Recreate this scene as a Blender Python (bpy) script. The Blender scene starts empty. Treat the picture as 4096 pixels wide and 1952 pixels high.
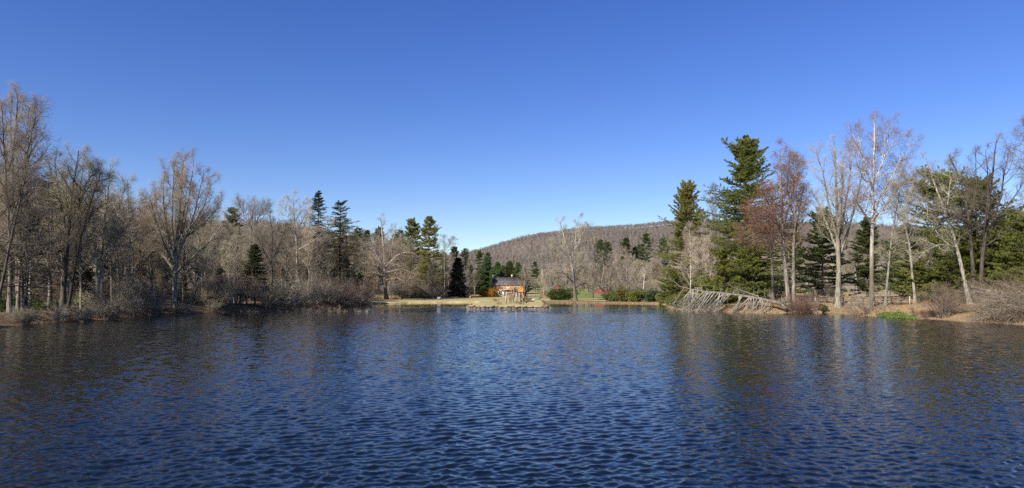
import bpy, math
import numpy as np
from mathutils import Vector

# ------------------------------------------------------------------ camera, sky, sun, exposure
S = bpy.context.scene
C = S.collection
F, CX, HY, CAMH = 2730.0, 2048.0, 1160.0, 4.2      # focal length, centre and horizon of the view in photo pixels; eye height in m
cam = bpy.data.cameras.new('camera'); camo = bpy.data.objects.new('camera', cam); C.objects.link(camo)
cam.sensor_width = 36.0; cam.lens = 36.0 * F / 4096; cam.shift_y = (HY - 976) / 4096
cam.clip_start = 0.1; cam.clip_end = 8000
camo.location = (0, 0, CAMH); camo.rotation_euler = (math.radians(90), 0, 0)
S.camera = camo
SUN_AZ, SUN_EL = math.radians(224), math.radians(34)   # azimuth clockwise from +Y: behind the camera, to the left
to_sun = Vector((math.sin(SUN_AZ) * math.cos(SUN_EL), math.cos(SUN_AZ) * math.cos(SUN_EL), math.sin(SUN_EL)))
W = bpy.data.worlds.new('World'); S.world = W; W.use_nodes = True
nt = W.node_tree; bg = nt.nodes['Background']
sky = nt.nodes.new('ShaderNodeTexSky'); sky.sky_type = 'NISHITA'; sky.sun_disc = False
sky.sun_elevation = SUN_EL; sky.sun_rotation = SUN_AZ; sky.altitude = 600; sky.air_density = 1.0; sky.dust_density = 0.35; sky.ozone_density = 3.0
hs_ = nt.nodes.new('ShaderNodeHueSaturation'); hs_.inputs['Saturation'].default_value = 1.28; hs_.inputs['Hue'].default_value = 0.5235
nt.links.new(sky.outputs[0], hs_.inputs['Color']); nt.links.new(hs_.outputs[0], bg.inputs[0]); bg.inputs[1].default_value = 0.093
sl = bpy.data.lights.new('sun', 'SUN'); sl.energy = 5.0; sl.angle = math.radians(0.5); sl.color = (1.0, 0.945, 0.85)
so = bpy.data.objects.new('sun', sl); C.objects.link(so); so.rotation_euler = to_sun.to_track_quat('Z', 'Y').to_euler()
S.view_settings.view_transform = 'Standard'; S.view_settings.look = 'None'; S.view_settings.exposure = 0.7; S.view_settings.gamma = 1
S.render.engine = 'CYCLES'
cy = S.cycles
cy.max_bounces = 4; cy.diffuse_bounces = 2; cy.glossy_bounces = 3; cy.transmission_bounces = 2; cy.transparent_max_bounces = 4
cy.use_adaptive_sampling = False; cy.use_denoising = False
cy.sample_clamp_indirect = 4.0

def PX(px, d): return (px - CX) / F * d
def PZ(py, d): return CAMH - (py - HY) / F * d

# ------------------------------------------------------------------ materials
MATS = {}
def mat(name, col, col2=None, scale=4.0, rough=0.8, stretch=(1, 1, 1), var=0.25, spec=0.25, detail=4.0, lo=0.35, hi=0.65, bump=0.0, hue=0.02, trans=0.0):
    if name in MATS: return MATS[name]
    m = bpy.data.materials.new(name); m.use_nodes = True; n = m.node_tree; N = n.nodes; L = n.links
    b = N['Principled BSDF']; b.inputs['Roughness'].default_value = rough; b.inputs['Specular IOR Level'].default_value = spec
    tc = N.new('ShaderNodeTexCoord'); mp = N.new('ShaderNodeMapping'); mp.inputs['Scale'].default_value = stretch
    L.new(tc.outputs['Object'], mp.inputs['Vector'])
    no = N.new('ShaderNodeTexNoise'); no.inputs['Scale'].default_value = scale; no.inputs['Detail'].default_value = detail
    L.new(mp.outputs[0], no.inputs['Vector'])
    r = N.new('ShaderNodeValToRGB'); r.color_ramp.elements[0].position = lo; r.color_ramp.elements[1].position = hi
    c2 = col2 or tuple(x * 0.6 for x in col)
    r.color_ramp.elements[0].color = (*c2, 1); r.color_ramp.elements[1].color = (*col, 1)
    L.new(no.outputs['Fac'], r.inputs[0])
    oi = N.new('ShaderNodeObjectInfo'); hs = N.new('ShaderNodeHueSaturation')
    mr = N.new('ShaderNodeMapRange'); mr.inputs['To Min'].default_value = 1 - var; mr.inputs['To Max'].default_value = 1 + var
    L.new(oi.outputs['Random'], mr.inputs['Value']); L.new(mr.outputs[0], hs.inputs['Value'])
    m2 = N.new('ShaderNodeMath'); m2.operation = 'MULTIPLY'; m2.inputs[1].default_value = 7.31
    fr = N.new('ShaderNodeMath'); fr.operation = 'FRACT'; L.new(oi.outputs['Random'], m2.inputs[0]); L.new(m2.outputs[0], fr.inputs[0])
    mh = N.new('ShaderNodeMapRange'); mh.inputs['To Min'].default_value = 0.5 - hue; mh.inputs['To Max'].default_value = 0.5 + hue
    L.new(fr.outputs[0], mh.inputs['Value']); L.new(mh.outputs[0], hs.inputs['Hue'])
    L.new(r.outputs[0], hs.inputs['Color']); L.new(hs.outputs[0], b.inputs['Base Color'])
    if bump:
        bp = N.new('ShaderNodeBump'); bp.inputs['Strength'].default_value = 0.6; bp.inputs['Distance'].default_value = bump
        L.new(no.outputs['Fac'], bp.inputs['Height']); L.new(bp.outputs[0], b.inputs['Normal'])
    if trans:
        tb = N.new('ShaderNodeBsdfTranslucent'); L.new(hs.outputs[0], tb.inputs['Color']); mx = N.new('ShaderNodeMixShader'); mx.inputs[0].default_value = trans
        L.new(b.outputs[0], mx.inputs[1]); L.new(tb.outputs[0], mx.inputs[2]); L.new(mx.outputs[0], N['Material Output'].inputs['Surface'])
    MATS[name] = m
    return m
BARK = dict(scale=2.4, stretch=(3, 3, 0.4), rough=0.9, spec=0.1, bump=0.12, lo=.38, hi=.64, detail=7)
mat('bark_grey', (0.33, 0.29, 0.23), (0.11, 0.095, 0.078), **BARK)
mat('bark_pale', (0.30, 0.26, 0.205), (0.10, 0.085, 0.066), **BARK)
mat('bark_white', (0.52, 0.48, 0.41), (0.20, 0.17, 0.14), **BARK)
mat('bark_sycamore', (0.54, 0.50, 0.43), (0.26, 0.22, 0.175), **BARK)
m_ = MATS['bark_sycamore']; N = m_.node_tree.nodes; L = m_.node_tree.links          # brown scaly bark low on the bole, white bark above
sz = N.new('ShaderNodeSeparateXYZ'); L.new(N['Texture Coordinate'].outputs['Object'], sz.inputs[0]); ad = N.new('ShaderNodeMath'); ad.operation = 'MULTIPLY_ADD'; L.new(N['Noise Texture'].outputs['Fac'], ad.inputs[0]); ad.inputs[1].default_value = 6; L.new(sz.outputs['Z'], ad.inputs[2])
rr_ = N.new('ShaderNodeMapRange'); rr_.inputs['From Min'].default_value = 9; rr_.inputs['From Max'].default_value = 17; L.new(ad.outputs[0], rr_.inputs['Value'])
mx_ = N.new('ShaderNodeMix'); mx_.data_type = 'RGBA'; mx_.inputs['A'].default_value = (0.135, 0.108, 0.08, 1); L.new(rr_.outputs[0], mx_.inputs['Factor']); L.new(N['Hue/Saturation/Value'].outputs[0], mx_.inputs['B']); L.new(mx_.outputs['Result'], N['Principled BSDF'].inputs['Base Color'])
mat('bark_dark', (0.12, 0.10, 0.08), (0.05, 0.042, 0.035), **BARK)
mat('bark_lichen', (0.36, 0.33, 0.26), (0.11, 0.095, 0.075), **BARK)
mat('bark_pine', (0.16, 0.13, 0.105), (0.07, 0.055, 0.045), **BARK)
mat('dead_wood', (0.34, 0.31, 0.26), (0.15, 0.13, 0.108), **BARK)
mat('dead_bark', (0.24, 0.21, 0.17), (0.075, 0.065, 0.05), **BARK)
TW = dict(scale=0.35, rough=0.9, spec=0.05)
mat('twig_tan', (0.35, 0.29, 0.20), (0.23, 0.185, 0.125), **TW)
mat('twig_grey', (0.35, 0.30, 0.225), (0.23, 0.195, 0.145), **TW)
mat('twig_pale', (0.42, 0.36, 0.265), (0.28, 0.235, 0.17), **TW)
mat('twig_dark', (0.21, 0.175, 0.135), (0.12, 0.10, 0.08), **TW)
mat('twig_red', (0.27, 0.195, 0.145), (0.18, 0.125, 0.095), **TW)
mat('leaf_rust', (0.46, 0.20, 0.085), (0.30, 0.125, 0.055), scale=1.2, rough=0.7, trans=0.35)
mat('leaf_orange', (0.60, 0.31, 0.03), (0.26, 0.20, 0.03), scale=1.5, rough=0.6, trans=0.35)
LF = dict(rough=0.55, spec=0.3, trans=0.48)
mat('needle_pine', (0.30, 0.295, 0.068), (0.18, 0.20, 0.05), scale=0.8, **LF)
mat('needle_green', (0.15, 0.185, 0.05), (0.085, 0.12, 0.035), scale=0.8, **LF)
mat('needle_hemlock', (0.12, 0.122, 0.042), (0.065, 0.072, 0.027), scale=0.8, **LF)
mat('needle_soft', (0.19, 0.24, 0.095), (0.11, 0.16, 0.062), scale=0.6, **LF)
mat('needle_spruce', (0.022, 0.032, 0.022), (0.012, 0.018, 0.013), scale=0.8, **LF)
mat('leaf_rhodo', (0.21, 0.215, 0.055), (0.08, 0.10, 0.03), scale=0.7, rough=0.4, spec=0.4, trans=0.25)
mat('leaf_rhodo_yellow', (0.28, 0.25, 0.035), (0.10, 0.12, 0.03), scale=0.7, rough=0.4, spec=0.4, trans=0.25)
mat('leaf_green', (0.105, 0.135, 0.03), (0.04, 0.06, 0.018), scale=0.8, rough=0.4, spec=0.4, trans=0.25)
mat('cress', (0.18, 0.225, 0.05), (0.10, 0.13, 0.035), scale=2.0, rough=0.5, var=0)
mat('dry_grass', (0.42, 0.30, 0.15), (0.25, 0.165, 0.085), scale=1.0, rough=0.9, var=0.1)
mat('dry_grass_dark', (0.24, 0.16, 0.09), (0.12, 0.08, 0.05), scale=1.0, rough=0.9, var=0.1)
mat('stone', (0.31, 0.265, 0.20), (0.13, 0.105, 0.075), scale=1.6, lo=.4, hi=.6, rough=0.9, var=0.1, bump=0.03)
mat('stone_stained', (0.29, 0.215, 0.13), (0.10, 0.08, 0.06), scale=2.2, rough=0.9, var=0.1, bump=0.03)
mat('boulder_white', (0.62, 0.59, 0.54), (0.42, 0.39, 0.34), scale=2.5, rough=0.9, var=0.05, bump=0.03)
mat('stump_orange', (0.55, 0.24, 0.08), (0.35, 0.15, 0.06), scale=3, rough=0.9, var=0)
mat('timber_grey', (0.42, 0.36, 0.28), (0.25, 0.21, 0.165), scale=3, stretch=(2, 2, 0.5), rough=0.9, bump=0.02)
mat('fence_wood', (0.20, 0.17, 0.135), (0.08, 0.068, 0.055), scale=3, rough=0.9, bump=0.02)
mat('timber_tan', (0.45, 0.30, 0.16), (0.34, 0.22, 0.11), scale=3, rough=0.9, var=0)
mat('red_board', (0.30, 0.088, 0.06), (0.20, 0.058, 0.042), scale=2.5, stretch=(4, 4, 0.3), rough=0.8, var=0.08)
mat('roof_grey', (0.26, 0.25, 0.25), (0.15, 0.14, 0.14), scale=2, rough=0.8, var=0.05)
mat('roof_metal', (0.50, 0.52, 0.55), (0.38, 0.40, 0.43), scale=2, rough=0.5, var=0.05)
mat('white_paint', (0.78, 0.77, 0.73), (0.68, 0.66, 0.61), scale=4, rough=0.6, var=0)
mat('door_cream', (0.68, 0.55, 0.34), (0.58, 0.45, 0.26), scale=4, rough=0.6, var=0)
mat('glass_dark', (0.03, 0.035, 0.045), (0.015, 0.018, 0.024), scale=1, rough=0.08, spec=0.6, var=0)
mat('brick_red', (0.42, 0.15, 0.08), (0.28, 0.10, 0.06), scale=6, rough=0.9, var=0)
mat('cap_orange', (0.60, 0.27, 0.07), (0.45, 0.18, 0.06), scale=4, rough=0.9, var=0)
mat('kerb', (0.46, 0.44, 0.41), (0.30, 0.28, 0.25), scale=1.5, rough=0.9, var=0)

# ------------------------------------------------------------------ mesh collecting
def unit(v): return v / np.maximum(np.linalg.norm(v, axis=-1, keepdims=True), 1e-9)
class Geo:
    def __init__(s): s.v = []; s.q = []; s.t = []; s.n = 0; s.col = []
    def add(s, v, q=None, t=None, col=None):
        v = np.asarray(v, float).reshape(-1, 3)
        if q is not None and len(q): s.q.append(np.asarray(q).reshape(-1, 4) + s.n)
        if t is not None and len(t): s.t.append(np.asarray(t).reshape(-1, 3) + s.n)
        s.v.append(v); s.n += len(v)
        if col is not None: s.col.append(np.broadcast_to(np.asarray(col, float), (len(v), 3)))
    def box(s, x0, x1, y0, y1, z0, z1, R=None, o=(0, 0, 0)):
        v = np.array([(x, y, z) for z in (z0, z1) for y in (y0, y1) for x in (x0, x1)], float)
        if R is not None: v = v @ R.T
        s.add(v + np.array(o), q=[(0, 2, 3, 1), (4, 5, 7, 6), (0, 1, 5, 4), (2, 6, 7, 3), (0, 4, 6, 2), (1, 3, 7, 5)])
    def beam(s, a, b, w, h):
        a = np.array(a, float); b = np.array(b, float); t = unit(b - a)
        u = unit(np.cross(t, (0, 0, 1) if abs(t[2]) < 0.9 else (1, 0, 0))); w_ = np.cross(u, t)
        vs = [p + u * i * w / 2 + w_ * j * h / 2 for p in (a, b) for i, j in ((-1, -1), (1, -1), (1, 1), (-1, 1))]
        s.add(vs, q=[(0, 3, 2, 1), (4, 5, 6, 7), (0, 1, 5, 4), (1, 2, 6, 5), (2, 3, 7, 6), (3, 0, 4, 7)])
    def mesh(s, name, smooth=False):
        v = np.concatenate(s.v); q = np.concatenate(s.q) if s.q else np.zeros((0, 4), int); t = np.concatenate(s.t) if s.t else np.zeros((0, 3), int)
        me = bpy.data.meshes.new(name); me.vertices.add(len(v)); me.vertices.foreach_set('co', v.astype(np.float32).ravel())
        loops = np.concatenate([q.ravel(), t.ravel()]).astype(np.int32)
        st = np.concatenate([np.arange(len(q)) * 4, len(q) * 4 + np.arange(len(t)) * 3]).astype(np.int32)
        me.loops.add(len(loops)); me.loops.foreach_set('vertex_index', loops)
        me.polygons.add(len(st)); me.polygons.foreach_set('loop_start', st)
        if smooth: me.polygons.foreach_set('use_smooth', np.ones(len(st), bool))
        me.update(calc_edges=True)
        if s.col:
            a = me.attributes.new('tint', 'FLOAT_COLOR', 'POINT'); c = np.concatenate(s.col)
            a.data.foreach_set('color', np.concatenate([c, np.ones((len(c), 1))], 1).astype(np.float32).ravel())
        return me
    def build(s, name, material, parent=None, smooth=False):
        me = s.mesh(name, smooth); me.materials.append(MATS[material] if isinstance(material, str) else material)
        o = bpy.data.objects.new(name, me); C.objects.link(o)
        if parent: o.parent = parent
        return o
    def tubes(s, P, R, S):
        N, K = P.shape[:2]
        T = np.empty_like(P); T[:, 1:-1] = P[:, 2:] - P[:, :-2]; T[:, 0] = P[:, 1] - P[:, 0]; T[:, -1] = P[:, -1] - P[:, -2]; T = unit(T)
        ax = unit(P[:, -1] - P[:, 0]); ref = np.where(np.abs(ax[:, 2:3]) < 0.8, np.array([[0, 0, 1.]]), np.array([[1., 0, 0]]))[:, None, :]
        U = unit(np.cross(T, np.broadcast_to(ref, T.shape))); V = np.cross(T, U)
        a = np.arange(S) * 2 * np.pi / S
        v = P[:, :, None] + R[:, :, None, None] * (np.cos(a)[None, None, :, None] * U[:, :, None] + np.sin(a)[None, None, :, None] * V[:, :, None])
        i = np.arange(N * K * S).reshape(N, K, S)
        A = i[:, :-1]; B = np.roll(A, -1, 2); D = i[:, 1:]; Cc = np.roll(D, -1, 2)
        s.add(v, q=np.stack([A, B, Cc, D], -1))
    def cones(s, P0, P1, r):
        N = len(P0); T = unit(P1 - P0); ref = np.where(np.abs(T[:, 2:3]) < 0.8, np.array([[0, 0, 1.]]), np.array([[1., 0, 0]]))
        U = unit(np.cross(T, ref)); V = np.cross(T, U); r = np.broadcast_to(np.asarray(r), (N,))[:, None]
        v = np.stack([P0 + r * U, P0 + r * (-0.5 * U + 0.866 * V), P0 + r * (-0.5 * U - 0.866 * V), P1], 1)
        i = np.arange(N)[:, None] * 4
        s.add(v, t=np.concatenate([i + [0, 1, 3], i + [1, 2, 3], i + [2, 0, 3]]))
    def blades(s, P, D, L, w, rng):                       # pointed triangles from P along D
        N = len(P); sd = unit(np.cross(D, rng.normal(size=(N, 3)))); L = np.broadcast_to(np.asarray(L, float), (N,))[:, None]; w = np.broadcast_to(np.asarray(w, float), (N,))[:, None]
        v = np.stack([P - sd * w / 2, P + sd * w / 2, P + D * L], 1); s.add(v, t=np.arange(N * 3).reshape(N, 3))
    def leaves(s, P, D, L, w, rng):                       # diamonds
        N = len(P); sd = unit(np.cross(D, rng.normal(size=(N, 3)))); L = np.broadcast_to(np.asarray(L, float), (N,))[:, None]; w = np.broadcast_to(np.asarray(w, float), (N,))[:, None]
        v = np.stack([P, P + D * L * 0.5 + sd * w / 2, P + D * L, P + D * L * 0.5 - sd * w / 2], 1); s.add(v, q=np.arange(N * 4).reshape(N, 4))

# ------------------------------------------------------------------ naming
def tag(o, label, cat, group=None):
    o['label'] = label; o['category'] = cat
    if group: o['group'] = group
    return o
def thing(name, label, cat, loc=(0, 0, 0), rz=0, group=None):
    o = bpy.data.objects.new(name, None); C.objects.link(o); o.location = loc; o.rotation_euler = (0, 0, rz); o.empty_display_size = 0.5
    return tag(o, label, cat, group)
def kind(o, k): o['kind'] = k; return o
def dup(root, loc, rz, sc, label, group, cat=None):
    r = root.copy(); C.objects.link(r); r.location = loc; r.rotation_euler = (0, 0, rz); r.scale = sc
    r['label'] = label
    if group: r['group'] = group
    elif 'group' in r: del r['group']
    if cat: r['category'] = cat
    for ch in root.children:
        c = ch.copy(); C.objects.link(c); c.parent = r
    return r

# ------------------------------------------------------------------ the pond outline and the lie of the land
def sh(px, py): d = F * CAMH / (py - HY); return (PX(px, d), d)
PEN = [(-7.0, 232), (-10.1, 157.2), (8.0, 155), (10.6, 232)]                 # stone-edged spit of lawn reaching into the pond
SHORE = [(-44, -14), (-58, 8), (-63, 40), (-60, 62), sh(0, 1312), sh(140, 1300), sh(270, 1287), sh(330, 1289), sh(400, 1281), sh(600, 1264), sh(740, 1259), sh(890, 1250), sh(1020, 1245), sh(1145, 1238),
         sh(1300, 1231), sh(1400, 1224), sh(1434, 1222), sh(1470, 1217), sh(1542, 1213.5), sh(1640, 1212), sh(1800, 1210.5), sh(1950, 1210),
         (0, 230), sh(2182, 1211.5), sh(2306, 1211.5), sh(2424, 1212.5), sh(2553, 1214), sh(2640, 1216), sh(2672, 1226), sh(2690, 1236), sh(2760, 1241),
         sh(2913, 1248), sh(3000, 1251), sh(3121, 1252), sh(3240, 1251), sh(3317, 1251), sh(3420, 1258), sh(3504, 1266), sh(3654, 1275), sh(3730, 1277), sh(3882, 1288), sh(4000, 1294), sh(4096, 1300), (66, 66), (66, 20), (46, -14)]
SH = np.array(SHORE)
def inside(x, y, P):
    P = np.asarray(P); r = np.zeros(np.shape(x), bool); n = len(P)
    for i in range(n):
        (x0, y0), (x1, y1) = P[i], P[(i + 1) % n]
        if y0 == y1: continue
        r ^= ((y0 > y) != (y1 > y)) & (x < (x1 - x0) * (y - y0) / (y1 - y0) + x0)
    return r
def sdist(x, y, P):
    P = np.asarray(P); best = np.full(np.shape(x), 1e9); n = len(P)
    for i in range(n):
        a = P[i]; b = P[(i + 1) % n]; d = b - a; t = np.clip(((x - a[0]) * d[0] + (y - a[1]) * d[1]) / (d @ d), 0, 1)
        best = np.minimum(best, np.hypot(x - a[0] - t * d[0], y - a[1] - t * d[1]))
    return best
def sm(a, b, x): t = np.clip((x - a) / (b - a), 0, 1); return t * t * (3 - 2 * t)
def wob(x, y): return (np.sin(x * 0.7 + 1.3 * np.sin(y * 0.31)) + np.sin(y * 0.83 + 1.1 * np.sin(x * 0.43)) + np.sin((x + y) * 0.37)) / 3
def land(x, y):
    x = np.asarray(x, float); y = np.asarray(y, float)
    s = sdist(x, y, SH); ins = inside(x, y, SH)
    s = np.maximum(s + 0.35 * wob(x * 1.7, y * 1.7), 0)
    left = 1.35 * sm(0, 4.5, s) + 0.022 * np.maximum(s - 6, 0) + 0.12 * wob(x * .5, y * .5) * sm(1, 6, s)
    right = 1.0 * sm(0, 3.5, s) + 1.0 * sm(3, 9, s) + 0.0125 * np.maximum(s - 9, 0) + 0.12 * wob(x * .6, y * .6) * sm(1, 6, s)
    far = 0.42 * sm(0, 0.7, s) + 0.018 * s + 0.05 * wob(x * .3, y * .3)
    wf = sm(196, 216, y) * sm(-62, -38, x) * (1 - sm(42, 66, x + 0.10 * np.maximum(y - 230, 0) * -1))
    wr = sm(0, 20, x)
    z = (left * (1 - wr) + right * wr) * (1 - wf) + far * wf
    z = np.minimum(z, 6 + 0.004 * s)
    z = np.where(ins, -1.2 - 0.8 * sm(0, 6, s), z)
    pin = inside(x, y, PEN); zp = 0.60 + 0.027 * np.clip(y - 157, 0, 24) + 0.02 * wob(x, y)
    zp = zp * (1 - sm(205, 232, y)) + (0.5 + 0.018 * np.maximum(y - 226, 0)) * sm(205, 232, y)
    pd = sdist(x, y, PEN)
    z = np.where(pin & (pd > 0.25), zp, z)
    return z
def gz(x, y): return float(land(np.array([x]), np.array([y]))[0])

# ground sheet
def axis(lo, hi, step, far_lo, far_hi):
    a = list(np.arange(lo, hi, step)); g = step; v = hi
    while v < far_hi: a.append(v); g *= 1.22; v += g
    a.append(far_hi); g = step; v = lo - step
    pre = []
    while v > far_lo: pre.append(v); g *= 1.22; v -= g
    pre.append(far_lo)
    return np.array(pre[::-1] + a)
gx = axis(-82, 92, 0.6, -4000, 4000); gy = axis(40, 262, 0.6, -500, 5000)
X, Y = np.meshgrid(gx, gy)
Z = land(X.ravel(), Y.ravel()).reshape(X.shape)
s_ = sdist(X.ravel(), Y.ravel(), SH).reshape(X.shape); ins_ = inside(X, Y, SH); pin_ = inside(X, Y, PEN)
wfar = sm(200, 216, Y) * sm(-66, -44, X) * (1 - sm(44, 70, X))
lawn = wfar * np.where(X < -6, 1, sm(0.5, 3, s_ + 1.2 * wob(X, Y))) ; lawn = np.where(pin_, 1, lawn)
litter_band = np.exp(-((X - PX(2360, 232)) / 20) ** 2) * (1 - sm(4, 13, s_)) + 0.9 * np.exp(-((X + 46) / 9) ** 2) * (1 - sm(24, 34, s_)) * sm(6, 12, s_)
lawn = lawn * np.where(pin_, 1, 1 - np.clip(litter_band, 0, 1))
green = lawn * np.clip(sm(244, 268, Y) * sm(8, 24, X) + 0.25 * sm(8, 26, s_), 0, 1) * np.where(pin_, 0.1, 1)
dry = (1 - wfar) * sm(14, 40, X) * (0.35 + 0.35 * wob(X * .9, Y * .9) * sm(0, 4, s_) + 0.5 * sm(8, 14, s_)).clip(0, 1)
g = Geo(); ny, nx = X.shape; idx = np.arange(ny * nx).reshape(ny, nx)
g.add(np.stack([X, Y, Z], -1), q=np.stack([idx[:-1, :-1], idx[:-1, 1:], idx[1:, 1:], idx[1:, :-1]], -1), col=np.stack([lawn, green, dry], -1).reshape(-1, 3))
gm = bpy.data.materials.new('ground_cover'); gm.use_nodes = True; N = gm.node_tree.nodes; L = gm.node_tree.links; b = N['Principled BSDF']
b.inputs['Roughness'].default_value = 0.95; b.inputs['Specular IOR Level'].default_value = 0.1
at = N.new('ShaderNodeAttribute'); at.attribute_name = 'tint'; sp = N.new('ShaderNodeSeparateColor'); L.new(at.outputs['Color'], sp.inputs[0])
tc = N.new('ShaderNodeTexCoord')
def noise(sc, d=6): 
    n = N.new('ShaderNodeTexNoise'); n.inputs['Scale'].default_value = sc; n.inputs['Detail'].default_value = d; L.new(tc.outputs['Object'], n.inputs['Vector']); return n
def ramp(src, *stops):
    r = N.new('ShaderNodeValToRGB'); e = r.color_ramp.elements
    while len(e) < len(stops): e.new(0.5)
    for k, (p, c) in zip(e, stops): k.position = p; k.color = (*c, 1)
    L.new(src, r.inputs[0]); return r
def mix(f, a, c):
    m = N.new('ShaderNodeMix'); m.data_type = 'RGBA'; L.new(f, m.inputs['Factor']); L.new(a, m.inputs['A']); L.new(c, m.inputs['B']); return m.outputs['Result']
n1 = noise(3.0); n2 = noise(0.5, 8); n3 = noise(7.0)
lit = ramp(n1.outputs['Fac'], (0.3, (0.075, 0.052, 0.034)), (0.5, (0.16, 0.108, 0.062)), (0.68, (0.29, 0.205, 0.115)))
law = ramp(n2.outputs['Fac'], (0.3, (0.29, 0.24, 0.095)), (0.5, (0.40, 0.325, 0.145)), (0.7, (0.48, 0.37, 0.19)))
grn = ramp(n2.outputs['Fac'], (0.3, (0.13, 0.165, 0.045)), (0.7, (0.22, 0.24, 0.075)))
drg = ramp(n1.outputs['Fac'], (0.3, (0.25, 0.16, 0.08)), (0.55, (0.40, 0.31, 0.165)), (0.7, (0.47, 0.38, 0.22)))
c = mix(sp.outputs[2], lit.outputs[0], drg.outputs[0]); c = mix(sp.outputs[0], c, law.outputs[0]); c = mix(sp.outputs[1], c, grn.outputs[0])
L.new(c, b.inputs['Base Color'])
bp = N.new('ShaderNodeBump'); bp.inputs['Distance'].default_value = 0.15; bp.inputs['Strength'].default_value = 0.8; L.new(n3.outputs['Fac'], bp.inputs['Height']); L.new(bp.outputs[0], b.inputs['Normal'])
kind(g.build('ground', gm, smooth=True), 'structure')

# ------------------------------------------------------------------ water
rw = np.random.default_rng(5)
ys = [-40.0, -10.0, 4.0]; v = 8.0
while v < 245: ys.append(v); v += 0.0031 * v if v < 36 else 0.112 if v < 125 else 0.112 + (v - 125) * 0.02
ys.append(246.0); ys = np.array(ys)
ss = np.concatenate([[-2], np.linspace(-1, 1, 1300), [2]])
half = 0.79 * np.maximum(ys, 8) + 3
WX = np.where(np.abs(ss)[None] > 1, np.sign(ss)[None] * 230.0, ss[None] * half[:, None]); WY = np.broadcast_to(ys[:, None], WX.shape).copy()
WZ = np.zeros_like(WX); DX = np.zeros_like(WX); DY = np.zeros_like(WX)
dy = np.gradient(ys)[:, None]
ripple0 = 1 - 0.9 * sm(112, 124, ys)[:, None]
env = 0.85 + 0.28 * wob(WX * 0.16 + 3, WY * 0.13) + 0.30 * wob(WX * 0.05 - WY * .03, WY * 0.045 + 2)
for k in range(110):
    lam = 0.12 * (0.64 / 0.12) ** rw.random(); th = math.radians(90 + 12 + rw.normal(0, 42)); kk = 2 * np.pi / lam
    slope = 0.0235 * (0.6 + 0.8 * rw.random()) * (1.0 if 0.2 < lam < 0.45 else 0.85)
    A = slope / kk * np.clip((lam / np.maximum(dy, 0.01) - 2.5) / 2.5, 0, 1) * env * ripple0 * (ys[:, None] > 7.9) * (np.abs(ss)[None] <= 1)
    ph = kk * (WX * math.cos(th) + WY * math.sin(th)) + rw.random() * 6.283
    WZ += A * np.cos(ph); DX -= A * math.cos(th) * np.sin(ph) * 1.0; DY -= A * math.sin(th) * np.sin(ph) * 1.0
WX = WX + DX; WY = WY + DY
wd = sdist(WX.ravel(), WY.ravel(), SH).reshape(WX.shape)
calm = np.clip(sm(150, 178, WY + 6 * wob(WX * .2, WY * .2)), 0, 1)
calm = np.maximum(calm, (1 - sm(3, 18, wd + 4 * wob(WX * .15, WY * .15))) * sm(10, 40, WX) * 0.8)
ripple = 1 - 0.94 * calm
geo_fade = np.clip((0.42 / np.maximum(dy, 0.01) - 2.5) / 2.5, 0, 1) * ripple0
g = Geo(); ny, nx = WX.shape; idx = np.arange(ny * nx).reshape(ny, nx)
g.add(np.stack([WX, WY, WZ], -1), q=np.stack([idx[:-1, :-1], idx[:-1, 1:], idx[1:, 1:], idx[1:, :-1]], -1),
      col=np.stack([ripple, np.broadcast_to(1 - geo_fade, WX.shape), 0 * WX], -1).reshape(-1, 3))
wm = bpy.data.materials.new('pond_water'); wm.use_nodes = True; N = wm.node_tree.nodes; L = wm.node_tree.links; b = N['Principled BSDF']
b.inputs['Base Color'].default_value = (0.004, 0.007, 0.009, 1); b.inputs['Roughness'].default_value = 0.02; b.inputs['IOR'].default_value = 1.333
at = N.new('ShaderNodeAttribute'); at.attribute_name = 'tint'; sp = N.new('ShaderNodeSeparateColor'); L.new(at.outputs['Color'], sp.inputs[0])
tc = N.new('ShaderNodeTexCoord')
def wslope(sx, sy, rot, det, kx, ky):
    mp = N.new('ShaderNodeMapping'); mp.inputs['Scale'].default_value = (sx, sy, 1); mp.inputs['Rotation'].default_value = (0, 0, math.radians(rot)); L.new(tc.outputs['Object'], mp.inputs['Vector'])
    n = N.new('ShaderNodeTexNoise'); n.inputs['Scale'].default_value = 1; n.inputs['Detail'].default_value = det; L.new(mp.outputs[0], n.inputs['Vector'])
    a = N.new('ShaderNodeVectorMath'); a.operation = 'SUBTRACT'; L.new(n.outputs['Color'], a.inputs[0]); a.inputs[1].default_value = (.5, .5, .5)
    m = N.new('ShaderNodeVectorMath'); m.operation = 'MULTIPLY'; L.new(a.outputs[0], m.inputs[0]); m.inputs[1].default_value = (kx, ky, 0); return m.outputs[0]
def vsc(v, f):
    m = N.new('ShaderNodeVectorMath'); m.operation = 'SCALE'; L.new(v, m.inputs[0]); L.new(f, m.inputs['Scale']); return m.outputs[0]
def vadd(a, c):
    m = N.new('ShaderNodeVectorMath'); m.operation = 'ADD'; L.new(a, m.inputs[0]); L.new(c, m.inputs[1]); return m.outputs[0]
small = wslope(5.0, 10.0, -8, 2, 0.16, 0.26); med = vsc(wslope(1.3, 3.2, -12, 3, 0.5, 0.72), sp.outputs[1])
ge = N.new('ShaderNodeNewGeometry'); nv = vadd(ge.outputs['Normal'], vsc(vadd(small, med), sp.outputs[0]))
nn = N.new('ShaderNodeVectorMath'); nn.operation = 'NORMALIZE'; L.new(nv, nn.inputs[0]); L.new(nn.outputs[0], b.inputs['Normal'])
kind(g.build('pond_water', wm, smooth=True), 'structure')

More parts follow.
